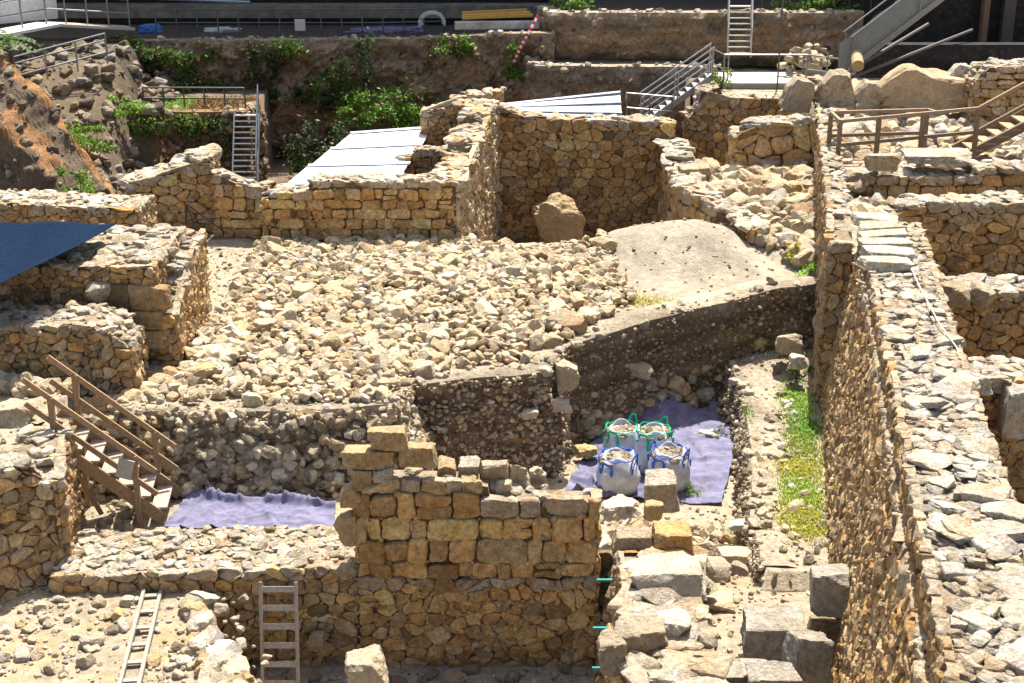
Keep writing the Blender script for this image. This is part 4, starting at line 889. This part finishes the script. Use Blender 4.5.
# centre foreground
fb('stone_block', 'tall pale stone block standing in front of the bulk bags', 642, 473, 680, 512, 25.6, .55, WHITE * .95, seed=41, boxy=.85)
fb('stone_block', 'brown pitted stone lying left of the tall pale block', 640, 500, 664, 520, 25.0, .4, OCHRE, seed=42, boxy=.6)
fb('stone_block', 'grey topped squared block at the far end of the thick ruined wall', 612, 530, 652, 556, 23.3, .6, LIME * .9, seed=43)
fb('stone_block', 'pale block with an orange front face beside the grey topped block', 651, 524, 695, 556, 23.4, .7, np.array([.55, .38, .17]), seed=44)
fb('stone_block', 'broad flat stone on the end of the thick ruined wall behind the squared blocks', 600, 495, 640, 520, 25.2, .7, WHITE, seed=45, boxy=.6, hmul=.6)
block('stone_block', 'large cracked slab across the thick ruined wall with a stony broken edge', 665, 575, None, (1.5, 1.1, .55), WHITE * .85, seed=46, boxy=.7, zc=1.25)
block('stone_block', 'rounded grey boulder on the left edge of the thick ruined wall', 640, 635, None, (.85, .7, .6), LIME * .75, seed=47, boxy=.6, zc=1.3)
block('stone_block', 'broken grey rock beside the rounded boulder on the thick wall', 612, 648, None, (.45, .6, .6), LIME * .7, seed=48, boxy=.6, zc=1.2)
block('stone_block', 'white boulder in the middle of the thick ruined wall top', 672, 625, None, (.6, .55, .4), WHITE, seed=49, boxy=.5, zc=1.3)
block('stone_block', 'big white rock standing in the pit before the ashlar wall', 366, 670, 20.3, (.75, .7, .7), LIME, seed=50, boxy=.5, cat='boulder')
# squared blocks bottom right
fb('stone_block', 'squared grey pillar block standing on another block by the long wall', 808, 566, 849, 614, 20.6, .62, np.array([.44, .41, .35]), seed=51, yaw=R(-4))
fb('stone_block', 'squared base block carrying the grey pillar block', 806, 614, 850, 662, 20.6, .66, OCHRE * .8, seed=52, yaw=R(-4))
fb('stone_block', 'large dark squared block left of the pillar block', 740, 612, 808, 652, 20.3, .8, np.array([.44, .41, .35]) * .95, seed=53)
fb('stone_block', 'dark block tilted against the base of the pillar block', 786, 632, 830, 690, 19.4, .5, np.array([.44, .41, .35]) * .9, seed=54, tilt=(R(-18), R(6)), yaw=R(12))
fb('stone_block', 'pitted grey block right of the pillar base, lying by the long wall', 846, 652, 890, 680, 19.9, .5, np.array([.44, .41, .35]), seed=55)
fb('stone_block', 'long pale slab lying at the bottom edge below the large dark block', 684, 664, 776, 690, 19.2, .7, np.array([.44, .41, .35]), seed=56)
fb('stone_block', 'low block at the bottom edge in front of the tilted block', 745, 668, 800, 700, 18.8, .5, np.array([.44, .41, .35]) * .9, seed=57)
# flagstones right of the thick wall
for i, (px, py, sx, sy, l) in enumerate(((735, 555, .75, .6, 'broad flagstone below the gravelly bank'), (775, 575, .8, .6, 'tan flagstone right of the broad flagstone near the pillar'), (745, 525, .7, .5, 'white flat stone at the foot of the gravelly bank'), (720, 600, .6, .7, 'pale flagstone beside the thick ruined wall'), (790, 545, .5, .35, 'small pale flat stone below the grassy strip'))):
    block('flagstone', l, px, py, None, (sx, sy, .2), LIME * 1.1 if i != 2 else WHITE, seed=60 + i, boxy=.7, zc=.68, cat='flagstone')
# boulders
block('boulder', 'lone brown boulder standing against the high back wall of the house', 557, 222, 43.6, (1.45, 1.0, 1.75), OCHRE * 1.05, seed=71, boxy=.4, cat='boulder', rough=.12)
block('boulder', 'pale boulder embedded low in the dark earth section, above a small grass tuft', 636, 368, 31.4, (.75, .6, .4), LIME, seed=72, boxy=.5, cat='boulder')
for i, (px, py, Yv, s, l) in enumerate(((566, 378, 29.2, (.5, .5, .8), 'tall pale stone at the corner between two earth sections'), (560, 405, 28.9, (.55, .4, .35), 'flat white stone wedged in the corner below the tall pale stone'), (530, 415, 28.4, (.4, .3, .25), 'small white stone stuck in the stony section'), (617, 418, 30.9, (.35, .3, .35), 'round tan stone low in the dark section left of the purple cloth'), (790, 343, 32.3, (.75, .6, .5), 'angular pale boulder at the shaded end of the grassy strip'), (797, 362, 31.6, (.5, .45, .4), 'squared white stone beside green weeds at the end of the grassy strip'), (587, 452, 29.3, (.5, .4, .3), 'yellowish stone beside the purple cloth edge'), (12, 412, 25.3, (1.0, .7, .45), 'large flat topped tan boulder at the head of the wooden stairs'), (318, 642, 22.5, (.42, .3, .4), 'grey angular stone at the foot of the low wall near the ladder'))):
    block('boulder', l, px, py, Yv, s, (LIME, WHITE, WHITE, OCHRE, LIME, WHITE, np.array([.5, .4, .2]), LIME, LIME * .8)[i], seed=80 + i, boxy=.5, cat='boulder')
for i, (px, py, Yv, s, l, b) in enumerate(((800, 95, 45.8, (1.15, 1.0, 1.5), 'great leaning boulder left of the row above the boardwalk', .75), (836, 90, 45.6, (1.3, 1.0, 1.3), 'square faced boulder second in the row above the boardwalk', .85), (868, 98, 45.4, (1.1, .9, 1.0), 'low cracked boulder between the square boulder and the long peaked one', .75), (930, 90, 45.3, (3.6, 1.4, 1.5), 'long peaked orange brown boulder above the boardwalk', .75), (962, 78, 45.9, (1.3, 1.0, .9), 'grey white boulder resting on the right end of the long one', .4))):
    block('boulder', l, px, py, Yv, s, (LIME * .95, LIME, LIME * .95, np.array([.47, .37, .24]), WHITE * .9)[i], seed=100 + i, boxy=b, cat='boulder', rough=.2, prof=[(0, .45), (.1, .75), (.24, 1.0), (.34, 1.0), (.46, .86), (.75, .8), (1, .62)] if i == 3 else [(0, .6), (.35, 1.05), (.7, 1), (1, .8)])
fb('stone_block', 'cream squared block at the left end of the upper terrace wall', 866, 153, 897, 170, 36.6, .7, LIME * 1.1, seed=111)
block('stone_block', 'broad flat slab on the upper terrace wall beside the cream block', 935, 156, 37.2, (1.9, 1.3, .22), WHITE, seed=112)
fb('stone_block', 'large pale squared block at the right edge on the dark rubble wall', 997, 380, 1034, 432, 22.3, .8, WHITE * .9, seed=113)
fb('stone_block', 'rounded white boulder on the wall left of the large pale edge block', 962, 372, 996, 392, 22.5, .6, WHITE, seed=114, boxy=.5)
block('stone_block', 'long tan block on top of the low wall at the edge of the rubble bank', 695, 172, 41.5, (1.1, .7, .45), LIME, seed=115)

# ------------------------------------------------------------------ rubble field: 300 stones of their own, the rest as one mass
RUB = [np.array([.50, .42, .285]), np.array([.47, .385, .26]), np.array([.52, .45, .325]), np.array([.44, .345, .215]), np.array([.42, .285, .17]), WHITE]
RW = [3, 3, 3, 2, .5, 1.2]
def field(n, poly, keep=None):
    P = np.array(poly); out = []
    while sum(map(len, out)) < n:
        p = rng.uniform(P.min(0), P.max(0), (n * 2, 2)); m = inside(poly, p[:, 0], p[:, 1]); p = p[m]
        out.append(p if keep is None else p[keep(p)])
    return np.concatenate(out)[:n]
RP = [(-7.9, 27.2), (-2.5, 27.3), (-2.1, 28.5), (.2, 29.0), (1.5, 31.2), (3.0, 33.4), (2.6, 35.4), (2.4, 37.2), (-1, 38), (-6.9, 37.9), (-6.9, 34), (-7.1, 29.5)]
hollow = lambda p: ~((p[:, 0] < -5.6) & (p[:, 1] < 29.4) & (rng.random(len(p)) < .8)) & ~((p[:, 0] > -1.6) & (p[:, 1] < 30.2) & (rng.random(len(p)) < .75))
pp = field(300, RP, hollow); ss = sizes(300, .24, .52, 1.9, (.55, .85)); hz = gz(pp[:, 0], pp[:, 1])
cidx = rng.choice(6, 300, p=np.array(RW) / sum(RW))
LB = ['cream limestone chunk lying loose in the rubble field', 'sandy tan stone lying loose in the rubble field', 'pale buff limestone chunk lying loose in the rubble field', 'brownish tan stone lying loose in the rubble field', 'rusty reddish stone lying loose in the rubble field', 'whitish grey stone lying loose in the rubble field']
for i in range(300):
    a = Acc(); rocks(a, [[0, 0, 0]], ss[i:i + 1], tint(1, RUB[cidx[i]], .12), 3 if i % 3 == 0 else 2, .5, .35, nv=40)
    o = a.build('fieldstone', M_ROCK); o.location = (pp[i, 0], pp[i, 1], hz[i] + ss[i, 2] * .5 + .05 * rng.random())
    tag(o, LB[cidx[i]], 'stone', 'loose stones of the rubble field')
def mass(name, label, n, poly, lo, hi, p_, pal=RUB, wts=RW, lod=2, keep=None, lift=.35, jz=.0, dv=.16):
    P = field(n, poly, keep); sz = sizes(n, lo, hi, p_, (.5, .85)); z = gz(P[:, 0], P[:, 1]) + sz[:, 2] * lift + jz * rng.random(n)
    a = Acc(); rocks(a, np.column_stack([P, z]), sz, tint(n, mixpal(n, pal, wts), dv), lod, .5, .4)
    return tag(a.build(name, M_ROCK), label, kind='stuff')
mass('rubble', 'small stones filling the rubble field between the larger chunks', 8200, RP, .05, .29, 1.8, keep=hollow, lift=.55, jz=.12)
allp = [(-12, 18), (9, 18), (9, 38), (-12, 38)]
mass('gravel', 'gravel and pebbles scattered over the excavation ground', 9000, [(-10, 18), (5.5, 18), (8, 36), (-9, 38)], .025, .11, 2, pal=[LIME, WHITE * .9, LIME * .8, DARKS], wts=[3, 2, 2, 1], lod=1, dv=.2, keep=lambda p: ~((p[:, 0] > 1.8) & (p[:, 1] > 33)) & ~((p[:, 0] > -7.3) & (p[:, 0] < -3.1) & (p[:, 1] > 24.6) & (p[:, 1] < 26.5)))
mass('gravel', 'fine pale gravel on the earth mound before the house corner', 200, [(1.8, 32.2), (5.2, 33), (7.5, 33.7), (7.5, 38), (2.4, 38)], .02, .1, 2.4, pal=[PALE, LIME, PALE * .8], wts=[3, 1, 2], lod=1, dv=.15)
mass('rubble', 'stones strewn over the left foreground ground', 420, [(-11, 17), (-4.4, 18), (-4.6, 20), (-5.5, 22.3), (-9, 22.4)], .05, .3, 2.2, pal=[LIME, WHITE * .9, LIME * .9, OCHRE], wts=[3, 2, 2, .6], keep=lambda p: np.abs(p[:, 0] + 6.35 - .1 * (p[:, 1] - 20)) > .35)
mass('rubble', 'stones lining the broken edge above the ladder pit', 260, [(-5.7, 22.4), (-5.2, 22.4), (-4.3, 20.2), (-3.9, 18.5), (-4.5, 18.5), (-5.4, 21.4)], .12, .5, 1.8, pal=[LIME, WHITE * .9, OCHRE], wts=[3, 2, 1])
mass('rubble', 'stones strewn in the hollow between the ashlar wall and the bulk bags', 420, [(-.2, 23.6), (1.6, 23.4), (4.3, 23), (4.6, 26), (1.5, 26.9), (.6, 28.2), (-1.0, 27.6)], .08, .5, 2.2, pal=[LIME * 1.05, WHITE, LIME * .85, OCHRE], wts=[3, 3, 2, .7])
mass('rubble', 'stones covering the rubble bank right of the house', 560, [(5.1, 43.8), (5.2, 40.3), (6.3, 36.8), (7.6, 35.1), (8.3, 36), (9, 43)], .12, .62, 2, pal=RUB, wts=RW, lift=.4, jz=.1)
mass('rubble', 'stones and slabs lying in the strip of sunlit ruins beyond the long wall', 260, [(Xw(2.2, 31.4), 31.4), (Xw(2.9, 31.4), 31.4), (Xw(3.0, 36.4), 36.4), (Xw(2.2, 38), 38)], .2, .7, 1.6, pal=[WHITE, LIME * 1.1, LIME], wts=[2, 2, 1], jz=.15)
mass('rubble', 'pale stones strewn about the terrace under the boardwalk', 420, [(8.9, 37.2), (15.5, 37.4), (15.5, 44.5), (9.8, 44.8)], .15, .6, 2, pal=[WHITE * .95, LIME, OCHRE], wts=[2, 2, .7])
mass('rubble', 'stones lying at the foot of the boulder row above the boardwalk', 260, [(9.9, 42), (15.5, 42), (15.5, 45.3), (10, 45.3)], .15, .7, 1.8, pal=[WHITE * .95, LIME, OCHRE], wts=[2, 2, .7], jz=.15)
mass('rubble', 'pale debris on the slope below the footbridge at the upper left', 950, [(-18.5, 44), (-12.2, 43.5), (-12.4, 54.5), (-18.5, 54)], .08, .5, 2.5, pal=[LIME * .6, WHITE * .5, DARKS * .7], wts=[2, 1, 3])
mass('rubble', 'stones scattered on the floor of the dark gap behind the house', 300, [(-8, 40), (4, 46), (5, 53), (-9, 49)], .1, .5, 2.2, pal=[DARKS, LIME * .7], wts=[2, 1])
mass('rubble', 'stones in the hollow strip behind the low stony wall', 260, [(-8, 24.5), (-2.8, 24.5), (-2.4, 26.9), (-8, 26.7)], .05, .3, 2.4, pal=[LIME, WHITE * .9, LIME * .75], wts=[3, 2, 2], keep=lambda p: ~((p[:, 0] > -7.3) & (p[:, 0] < -3.1) & (p[:, 1] > 24.6) & (p[:, 1] < 26.5)))
mass('rubble', 'dark stones littering the floor of the ladder pit', 220, [(-5, 19), (1.2, 19), (1.2, 22.6), (-5, 22.6)], .05, .35, 2.4, pal=[LIME * .7, DARKS], wts=[1, 1])
mass('rubble', 'stones along the edge of the grassy strip', 260, [(4.7, 23), (5.4, 30.7), (5.6, 33), (6.6, 33), (6, 23)], .04, .22, 2.2, pal=[LIME, WHITE * .9, DARKS], wts=[3, 2, 1])
mass('rubble', 'fallen stones at the foot of the left rubble wall and square masonry block', 520, [(-12, 26.2), (-7.6, 26.9), (-6.2, 29.4), (-6.0, 33.5), (-6.9, 29), (-8, 27.3), (-12, 27.2)], .08, .5, 2., pal=RUB, wts=RW)

# ------------------------------------------------------------------ plants
GRN, YGR, DGR = np.array([.13, .26, .03]), np.array([.42, .41, .05]), np.array([.035, .07, .02])
def blades(acc, P, h, wd, col, lean=.95, seg=1):
    n = len(P); th = rng.uniform(0, 6.28, n); ln = rng.uniform(.1, lean, n); hh = h * rng.uniform(.5, 1.2, n)
    d = np.stack([np.cos(th), np.sin(th), 0 * th], 1); s = np.stack([-np.sin(th), np.cos(th), 0 * th], 1)
    m_ = P + d * (hh * ln * .35)[:, None] + np.array([0, 0, 1]) * (hh * .6)[:, None]
    t_ = P + d * (hh * ln)[:, None] + np.array([0, 0, 1]) * (hh * (1 - .3 * ln))[:, None]
    V = np.stack([P - s * wd / 2, P + s * wd / 2, m_ + s * wd * .4, m_ - s * wd * .4, t_], 1)
    o = (np.arange(n) * 5)[:, None]; acc.add(V.reshape(-1, 3), [o + np.array([[0, 1, 2, 3]]), o + np.array([[3, 2, 4]])], np.repeat(col, 5, 0))
def grass(label, spots, mat=M_LEAF):
    a = Acc()
    for (x, y, r, n, h, base) in spots:
        p = np.column_stack([rng.normal(x, r[0], n), rng.normal(y, r[1], n)]); q = np.column_stack([p, gz(p[:, 0], p[:, 1]) - .02])
        blades(a, q, h, .02, tint(n, base, .25, .2))
    return tag(a.build('grass', mat), label, kind='stuff')
def gs(px, py, z): p = at(px, py, z); return p[0], p[1]
sp = []
for (px, py, r, n, h, c) in ((798, 400, (.22, .5), 1300, .12, GRN * 1.3 + YGR * .2), (803, 425, (.2, .4), 1300, .13, GRN * 1.3), (797, 468, (.3, .25), 1500, .12, YGR), (802, 490, (.24, .35), 1300, .12, GRN * 1.2 + YGR * .3), (803, 522, (.27, .4), 1900, .12, YGR), (801, 446, (.22, .5), 1300, .12, GRN * .7 + YGR * .4), (804, 506, (.22, .5), 1300, .12, GRN * .6 + YGR * .5)):
    sp.append((*gs(px, py, .92), r, n, h, c))
grass('green and yellow grass growing along the foot of the long wall', sp)
sp = []
for (px, py, z, r, n, h, c) in ((225, 492, .55, (.9, .18), 700, .09, YGR), (270, 490, .5, (.6, .15), 500, .1, YGR), (640, 295, 2.6, (.5, .15), 420, .12, YGR * 1.2), (610, 290, 2.6, (.4, .2), 200, .1, YGR), (530, 262, 2.6, (.3, .15), 250, .14, GRN), (560, 258, 2.6, (.2, .1), 150, .12, GRN), (160, 380, 2.3, (.4, .2), 160, .06, YGR), (740, 520, .5, (.12, .3), 300, .16, GRN * 1.3), (745, 430, .5, (.12, .5), 300, .14, GRN), (540, 360, 2.3, (.4, .15), 200, .05, YGR)):
    sp.append((*gs(px, py, z), r, n, h, c))
grass('sparse dry grass tufts among the stones', sp, M_DRY)
p = np.column_stack([rng.uniform(-13.1, -9.3, 2200), rng.uniform(50.3, 53, 2200)]); q = np.column_stack([p, np.full(2200, 3.7)])
a = Acc(); blades(a, q, .16, .035, np.where((p[:, :1] < -11.4), tint(2200, GRN * 1.4, .2, .15), tint(2200, np.array([.2, .13, .05]), .25, .1))); tag(a.build('grass', M_DRY), 'green and orange dry grass on the ledge above the lower cliff', kind='stuff')

def bush(name, label, c, r, n, leaf, base, cat='bush', stems=5):
    root = empty(name, (c[0], c[1], c[2] - r[2]), label, cat); c = np.asarray(c, float); r = np.asarray(r, float)
    k = max(5, n // 130); k = max(8, n // 70); cl = rng.uniform(-.95, .95, (k, 3)); cl[:, 2] -= .35 * rng.random(k) ** 2; rad_ = rng.uniform(.08, .26, k); a = Acc()
    which = rng.integers(0, k, n); P = c + (cl[which] + rng.normal(0, 1, (n, 3)) * rad_[which][:, None]) * r
    d1 = rng.normal(0, 1, (n, 3)); d1[:, 2] -= .3; d1 /= np.linalg.norm(d1, axis=1)[:, None]; d2 = np.cross(d1, rng.normal(0, 1, (n, 3))); d2 /= np.linalg.norm(d2, axis=1)[:, None]
    L_ = leaf * .8 * rng.uniform(.5, 1.3, n)[:, None]; tip = P + d1 * L_; V = np.stack([P, P + d1 * L_ * .5 + d2 * L_ * .28, tip, P + d1 * L_ * .5 - d2 * L_ * .28], 1)
    cc = tint(n, np.where(rng.random((n, 1)) < .14, np.array([[.2, .14, .06]]), np.asarray(base)[None]), .28, .2) * rng.uniform(.8, 1.3, k)[which][:, None]
    a.add(V.reshape(-1, 3), (np.arange(n) * 4)[:, None] + np.arange(4)[None], np.repeat(cc, 4, 0)); part(a, 'foliage', M_LEAF, root)
    a = Acc()
    for j in range(stems):
        e = c + cl[j % k] * r * .9; tube(a, [c - [0, -.1, r[2]], (c - [0, 0, r[2]] + e) / 2 + rng.normal(0, .05, 3), e], [.03, .02, .008], (.1, .07, .04), 5)
    part(a, 'stem', M_WOOD, root)
    return root
bush('bush', 'dark hanging shrub near the top of the back cliff', at(353, 62, Y=54.3), (.75, .4, .9), 900, .2, DGR * 1.3)
bush('bush', 'broad green shrub at the foot of the back cliff above the white roof', at(385, 108, Y=53.6), (1.6, .7, .65), 2000, .2, GRN * .95)
bush('bush', 'green shrub right of the broad one below the back cliff', at(425, 115, Y=53.6), (1.0, .6, .55), 1300, .2, GRN * .9)
bush('bush', 'shadowed shrub in the dark gap left of the white roof', at(318, 145, Y=51.5), (1.0, .7, .95), 1500, .2, DGR)
bush('bush', 'small dark shrub beneath the orange mound on the cliff face', at(312, 100, Y=54.2), (.7, .4, .4), 700, .18, DGR)
bush('bush', 'ivy patch hanging on the left part of the back cliff', at(205, 68, Y=54.7), (.8, .35, .6), 700, .2, GRN * .6)
bush('bush', 'dark creeper hanging on the cliff beneath the blue bundle', at(140, 62, Y=54.8), (.9, .35, .6), 700, .2, DGR)
bush('bush', 'dark creeper hanging on the cliff between the ivy patch and the brown face', at(262, 66, Y=54.7), (.6, .35, .9), 800, .2, DGR)
bush('bush', 'creeper spilling over the top of the dark lower cliff', at(175, 125, Y=49.9), (1.4, .3, .4), 1100, .16, GRN * .7)
for i_, (px_, py_, rx_, rz_, l_) in enumerate(((165, 52, 1.0, .35, 'ragged fringe of creeper over the cliff rim left of the ivy patch'), (290, 52, .8, .5, 'thin creeper fringe over the cliff rim right of the dark creepers'), (330, 88, 1.0, .6, 'loose creeper hanging midway down the brown cliff face'), (455, 45, .6, .35, 'dry tuft hanging over the cliff rim below the orange planks'), (515, 60, .5, .6, 'grey green tuft at the cliff corner beside the red tape'))):
    bush('creeper', l_, at(px_, py_, Y=54.5), (rx_, .35, rz_), 800, .17, GRN * (.5 + .1 * i_), cat='creeper')
bush('bush', 'wide dark creeper curtain low on the left cliff behind the ledge railing', at(190, 92, Y=54.4), (1.8, .4, .4), 900, .2, DGR * 1.2)
bush('bush', 'creeper tuft on the cliff rim just right of the handrails', at(118, 48, Y=54.9), (.8, .4, .5), 700, .18, GRN * .7)
bush('bush', 'green creeper draping the right half of the dark lower cliff', at(215, 140, Y=49.8), (.8, .3, .7), 900, .16, DGR * 1.4)
bush('bush', 'green clump at the left end of the orange ledge', at(135, 106, Y=50.3), (.9, .5, .3), 900, .16, GRN * 1.4)
bush('bush', 'weedy clump on the slope below the left hillside', at(85, 140, Y=44.5), (.9, .6, .5), 900, .16, GRN * 1.1)
bush('bush', 'grey green weeds at the foot of the left hillside', at(75, 185, Y=41.5), (.6, .4, .6), 600, .15, GRN * 1.2)
bush('bush', 'bright green shrub on the high terrace left of the red tape', at(562, 8, Y=55.6), (.9, .5, .5), 900, .18, GRN * 1.1)
bush('bush', 'sunlit green shrub on the high terrace behind the metal ramp', at(815, 6, Y=55.6), (1.3, .6, .35), 1100, .18, GRN * 1.1)
bush('bush', 'small weed on the slope under the steel platform', at(722, 78, Y=49.9), (.35, .3, .4), 300, .12, GRN * 1.1)
bush('weed', 'green weeds at the dark foot of the earth section, end of the grassy strip', at(800, 372, Y=31.8), (.3, .3, .3), 400, .1, GRN)
bush('weed', 'bright yellow green weed on the wall edge right of the mound', at(793, 250, Y=35.4), (.14, .14, .3), 260, .1, YGR * 1.4)
bush('weed', 'light green weed below the yellow one by the long wall', at(806, 270, Y=34.4), (.2, .2, .22), 300, .1, GRN * 2)
bush('weed', 'dark green weed on the cobble bank beneath the rubble field', at(255, 462, Y=26.9), (.35, .2, .25), 420, .09, GRN * .9)
bush('weed', 'green weed low on the cobble bank right of the dark green one', at(297, 466, Y=26.9), (.3, .2, .2), 320, .09, GRN * 1.2)
bush('weed', 'small green plant on the cloth behind the pale block', at(690, 487, z=.2), (.2, .2, .15), 200, .07, GRN * 1.3)
fb('fieldstone', 'flat white stone lying on the purple cloth behind the bulk bags', 697, 430, 718, 440, 30.6, .4, WHITE, seed=131, boxy=.5, cat='stone')
bush('weed', 'small weed growing through the purple cloth beside the flat white stone', at(722, 434, Y=30.6), (.16, .16, .16), 160, .07, GRN, cat='weed')
# spiky plant in the rubble
p0 = at(443, 287, Y=34.4) + np.array([0, 0, .16]); root = empty('spiky_plant', p0, 'single bright green spiky plant growing in the rubble field', 'plant')
for i in range(26):
    th = rng.uniform(0, 6.28); el = rng.uniform(.3, 1.3); L_ = rng.uniform(.25, .42); d = np.array([math.cos(th) * math.cos(el), math.sin(th) * math.cos(el), math.sin(el)]); s = np.cross(d, [0, 0, 1]); s /= np.linalg.norm(s)
    a = Acc(); m_ = p0 + d * L_ * .5; tip = p0 + d * L_ - [0, 0, .06]
    a.add([p0 - s * .015, p0 + s * .015, m_ + s * .03, m_ - s * .03, tip], [np.array([[0, 1, 2, 3]]), np.array([[3, 2, 4]])], tint(1, np.array([.08, .26, .05]), .2)[0]); part(a, 'leaf', M_LEAF, root)
# palm like plant upper left
p0 = at(12, 62, Y=46.8); root = empty('palm_plant', p0, 'small palm like plant in the shade at the upper left', 'plant')
a = Acc(); tube(a, [p0 - [0, 0, .3], p0 + [0, 0, .7]], [.09, .06], (.12, .1, .07)); part(a, 'trunk', M_WOOD, root)
for i in range(16):
    th = i * 2.4; el = rng.uniform(-.1, .9); d = np.array([math.cos(th) * math.cos(el), math.sin(th) * math.cos(el), math.sin(el)]); s = np.cross(d, [0, 0, 1.]); s /= np.linalg.norm(s); a = Acc(); b0 = p0 + [0, 0, .7]
    pts = [b0 + d * t - [0, 0, .5 * t * t] for t in np.linspace(0, .95, 7)]
    for q, q2 in zip(pts[:-1], pts[1:]): 
        for sg in (-1, 1): a.add([q, q2, q2 + s * .16 * sg - [0, 0, .05]], [np.array([[0, 1, 2]])], tint(1, GRN * .45, .2)[0])  # frond green lowered to stand in for shade
    part(a, 'frond', M_LEAF, root)

# ------------------------------------------------------------------ small things at the back
for i in range(3):
    p, q = at(462, 18 - i * 2.5, Y=55.6 + i * .15), at(533 - 3 * i, 15 - i * 2.5, Y=55.8 + i * .15); a = Acc(); bar(a, p, q, .22, .1, ((.5, .3, .06), (.55, .34, .1), (.45, .27, .07))[i]); o = a.build('timber_plank', M_WOOD); tag(o, ('orange plank at the bottom of the stack on the cliff top', 'orange plank in the middle of the stack on the cliff top', 'orange plank on top of the stack on the cliff top')[i], 'plank', 'orange planks stacked on the cliff top'); recenter(o, p)
slab('concrete_beam', 'pale concrete beam lying under the orange planks', at(497, 25, Y=55.4), (1.6, .2, .14), np.array([.35, .35, .34]), M_CONC, 'concrete beam', R(4))
block('plastic_bundle', 'crumpled blue plastic bundle behind the cliff top railing', 152, 31, 57.0, (1.0, .7, .6), (.08, .2, .5), seed=121, boxy=.3, cat='bundle', rough=.25)
block('plastic_bundle', 'grey purple plastic sheet heaped along the cliff top', 385, 33, 57.0, (3.4, .6, .45), (.2, .19, .3), seed=122, boxy=.3, cat='bundle', rough=.3)
block('plastic_bundle', 'white bundle lying behind the cliff top railing', 222, 31, 57.4, (1.6, .6, .3), (.55, .55, .55), seed=123, boxy=.4, cat='bundle', rough=.25)
a = Acc(); c0 = at(432, 24, Y=55.9)
for k in range(3): tube(a, [c0 + [.5 * math.cos(t) * (1 - .1 * k), .15 * k, .42 * math.sin(t) * (1 - .15 * k) + .05] for t in np.linspace(-.3, 3.6, 18)], .03, (.45, .5, .5), 6)
o = a.build('hose_coil', M_PAINT); tag(o, 'coil of pale hose standing on the cliff top', 'hose'); recenter(o, c0)
a = Acc(); pts = [at(538, 15, Y=54.7), at(528, 34, Y=54.2), at(520, 48, Y=54.0), at(514, 62, Y=54.2)]
for q, (p, p2) in enumerate(zip(pts[:-1], pts[1:])):
    for t in range(6):
        b, e = p + (p2 - p) * t / 6, p + (p2 - p) * (t + 1) / 6; bar(a, b, e, .1, .02, (.6, .03, .05) if t % 2 == 0 else (.7, .65, .65), up=(0, -1, 0))
o = a.build('barrier_tape', M_CLOTH); tag(o, 'red and white barrier tape hanging down the cliff edge', 'tape'); recenter(o, pts[0])
slab('sign_plate', 'small pale plate tied to the cliff top railing', at(300, 25, Y=56.1), (.2, .02, .22), np.array([.55, .53, .48]), M_PAINT, 'sign plate')
for i, (y0, y1) in enumerate(((3, 10), (14, 19))):
    p, q = at(60 if i == 0 else 100, y0 - 8, Y=59.4), at(250 if i == 0 else 160, y1 - 8, Y=59.4); a = Acc(); tube(a, [p, q], .06, (.45, .5, .58)); o = a.build('steel_pipe', M_METAL); tag(o, ('long bluish pipe along the back retaining wall', 'short pale pipe below the bluish one on the back wall')[i], 'pipe'); recenter(o, p)
a = Acc(); c0 = at(808, 52, Y=51.8); kk = 60; rocks(a, c0 + rng.normal(0, 1, (kk, 3)) * [.35, .3, .22] - [0, 0, .2], sizes(kk, .12, .45, 1.6), tint(kk, LIME, .15), 2); o = a.build('rubble', M_ROCK); tag(o, 'small heap of pale stones beside the foot of the metal ramp', kind='stuff'); recenter(o, c0)
a = Acc(); tube(a, [np.array([Xw(w_, y_), y_, 5.12]) for w_, y_ in ((3.0, 30.5), (2.95, 28), (3.05, 26), (3.2, 24), (3.4, 22.5))], .012, (.6, .56, .5), 5); o = a.build('string', M_CLOTH); tag(o, 'pale string lying along the stony top of the long wall', 'string'); recenter(o, (Xw(3, 28), 28, 5.1))
# black tripod on the left and light string pole
p0 = at(200, 250, z=2.6); root = empty('tripod', p0, 'thin black tripod standing at the edge of the rubble field', 'tripod')
hd = p0 + [-.35, .4, 1.15]
for q in ((.1, 0, 0), (-.55, .9, .3), (.55, .9, .2)):
    a = Acc(); tube(a, [p0 + q, hd], .022, (.02, .02, .022), 6); part(a, 'leg', M_PAINT, root)
a = Acc(); tube(a, [p0 + [-.3, .3, .75], p0 + [.45, .5, .75]], .022, (.02, .02, .022), 6); part(a, 'crossbar', M_PAINT, root)
# survey pegs in the pit side
for i, (px, py) in enumerate(((604, 580), (600, 628), (599, 668))):
    p = at(px, py, Y=22.2 if i == 0 else 21.6); a = Acc(); tube(a, [p - [.12, 0, 0], p + [.14, 0, 0]], .025, (.03, .35, .33)); o = a.build('survey_peg', M_PAINT); tag(o, ('topmost teal peg stuck in the brown side of the thick wall', 'middle teal peg stuck in the brown side of the thick wall', 'lowest teal peg stuck in the brown side of the thick wall')[i], 'peg', 'teal pegs in the thick wall'); recenter(o, p)
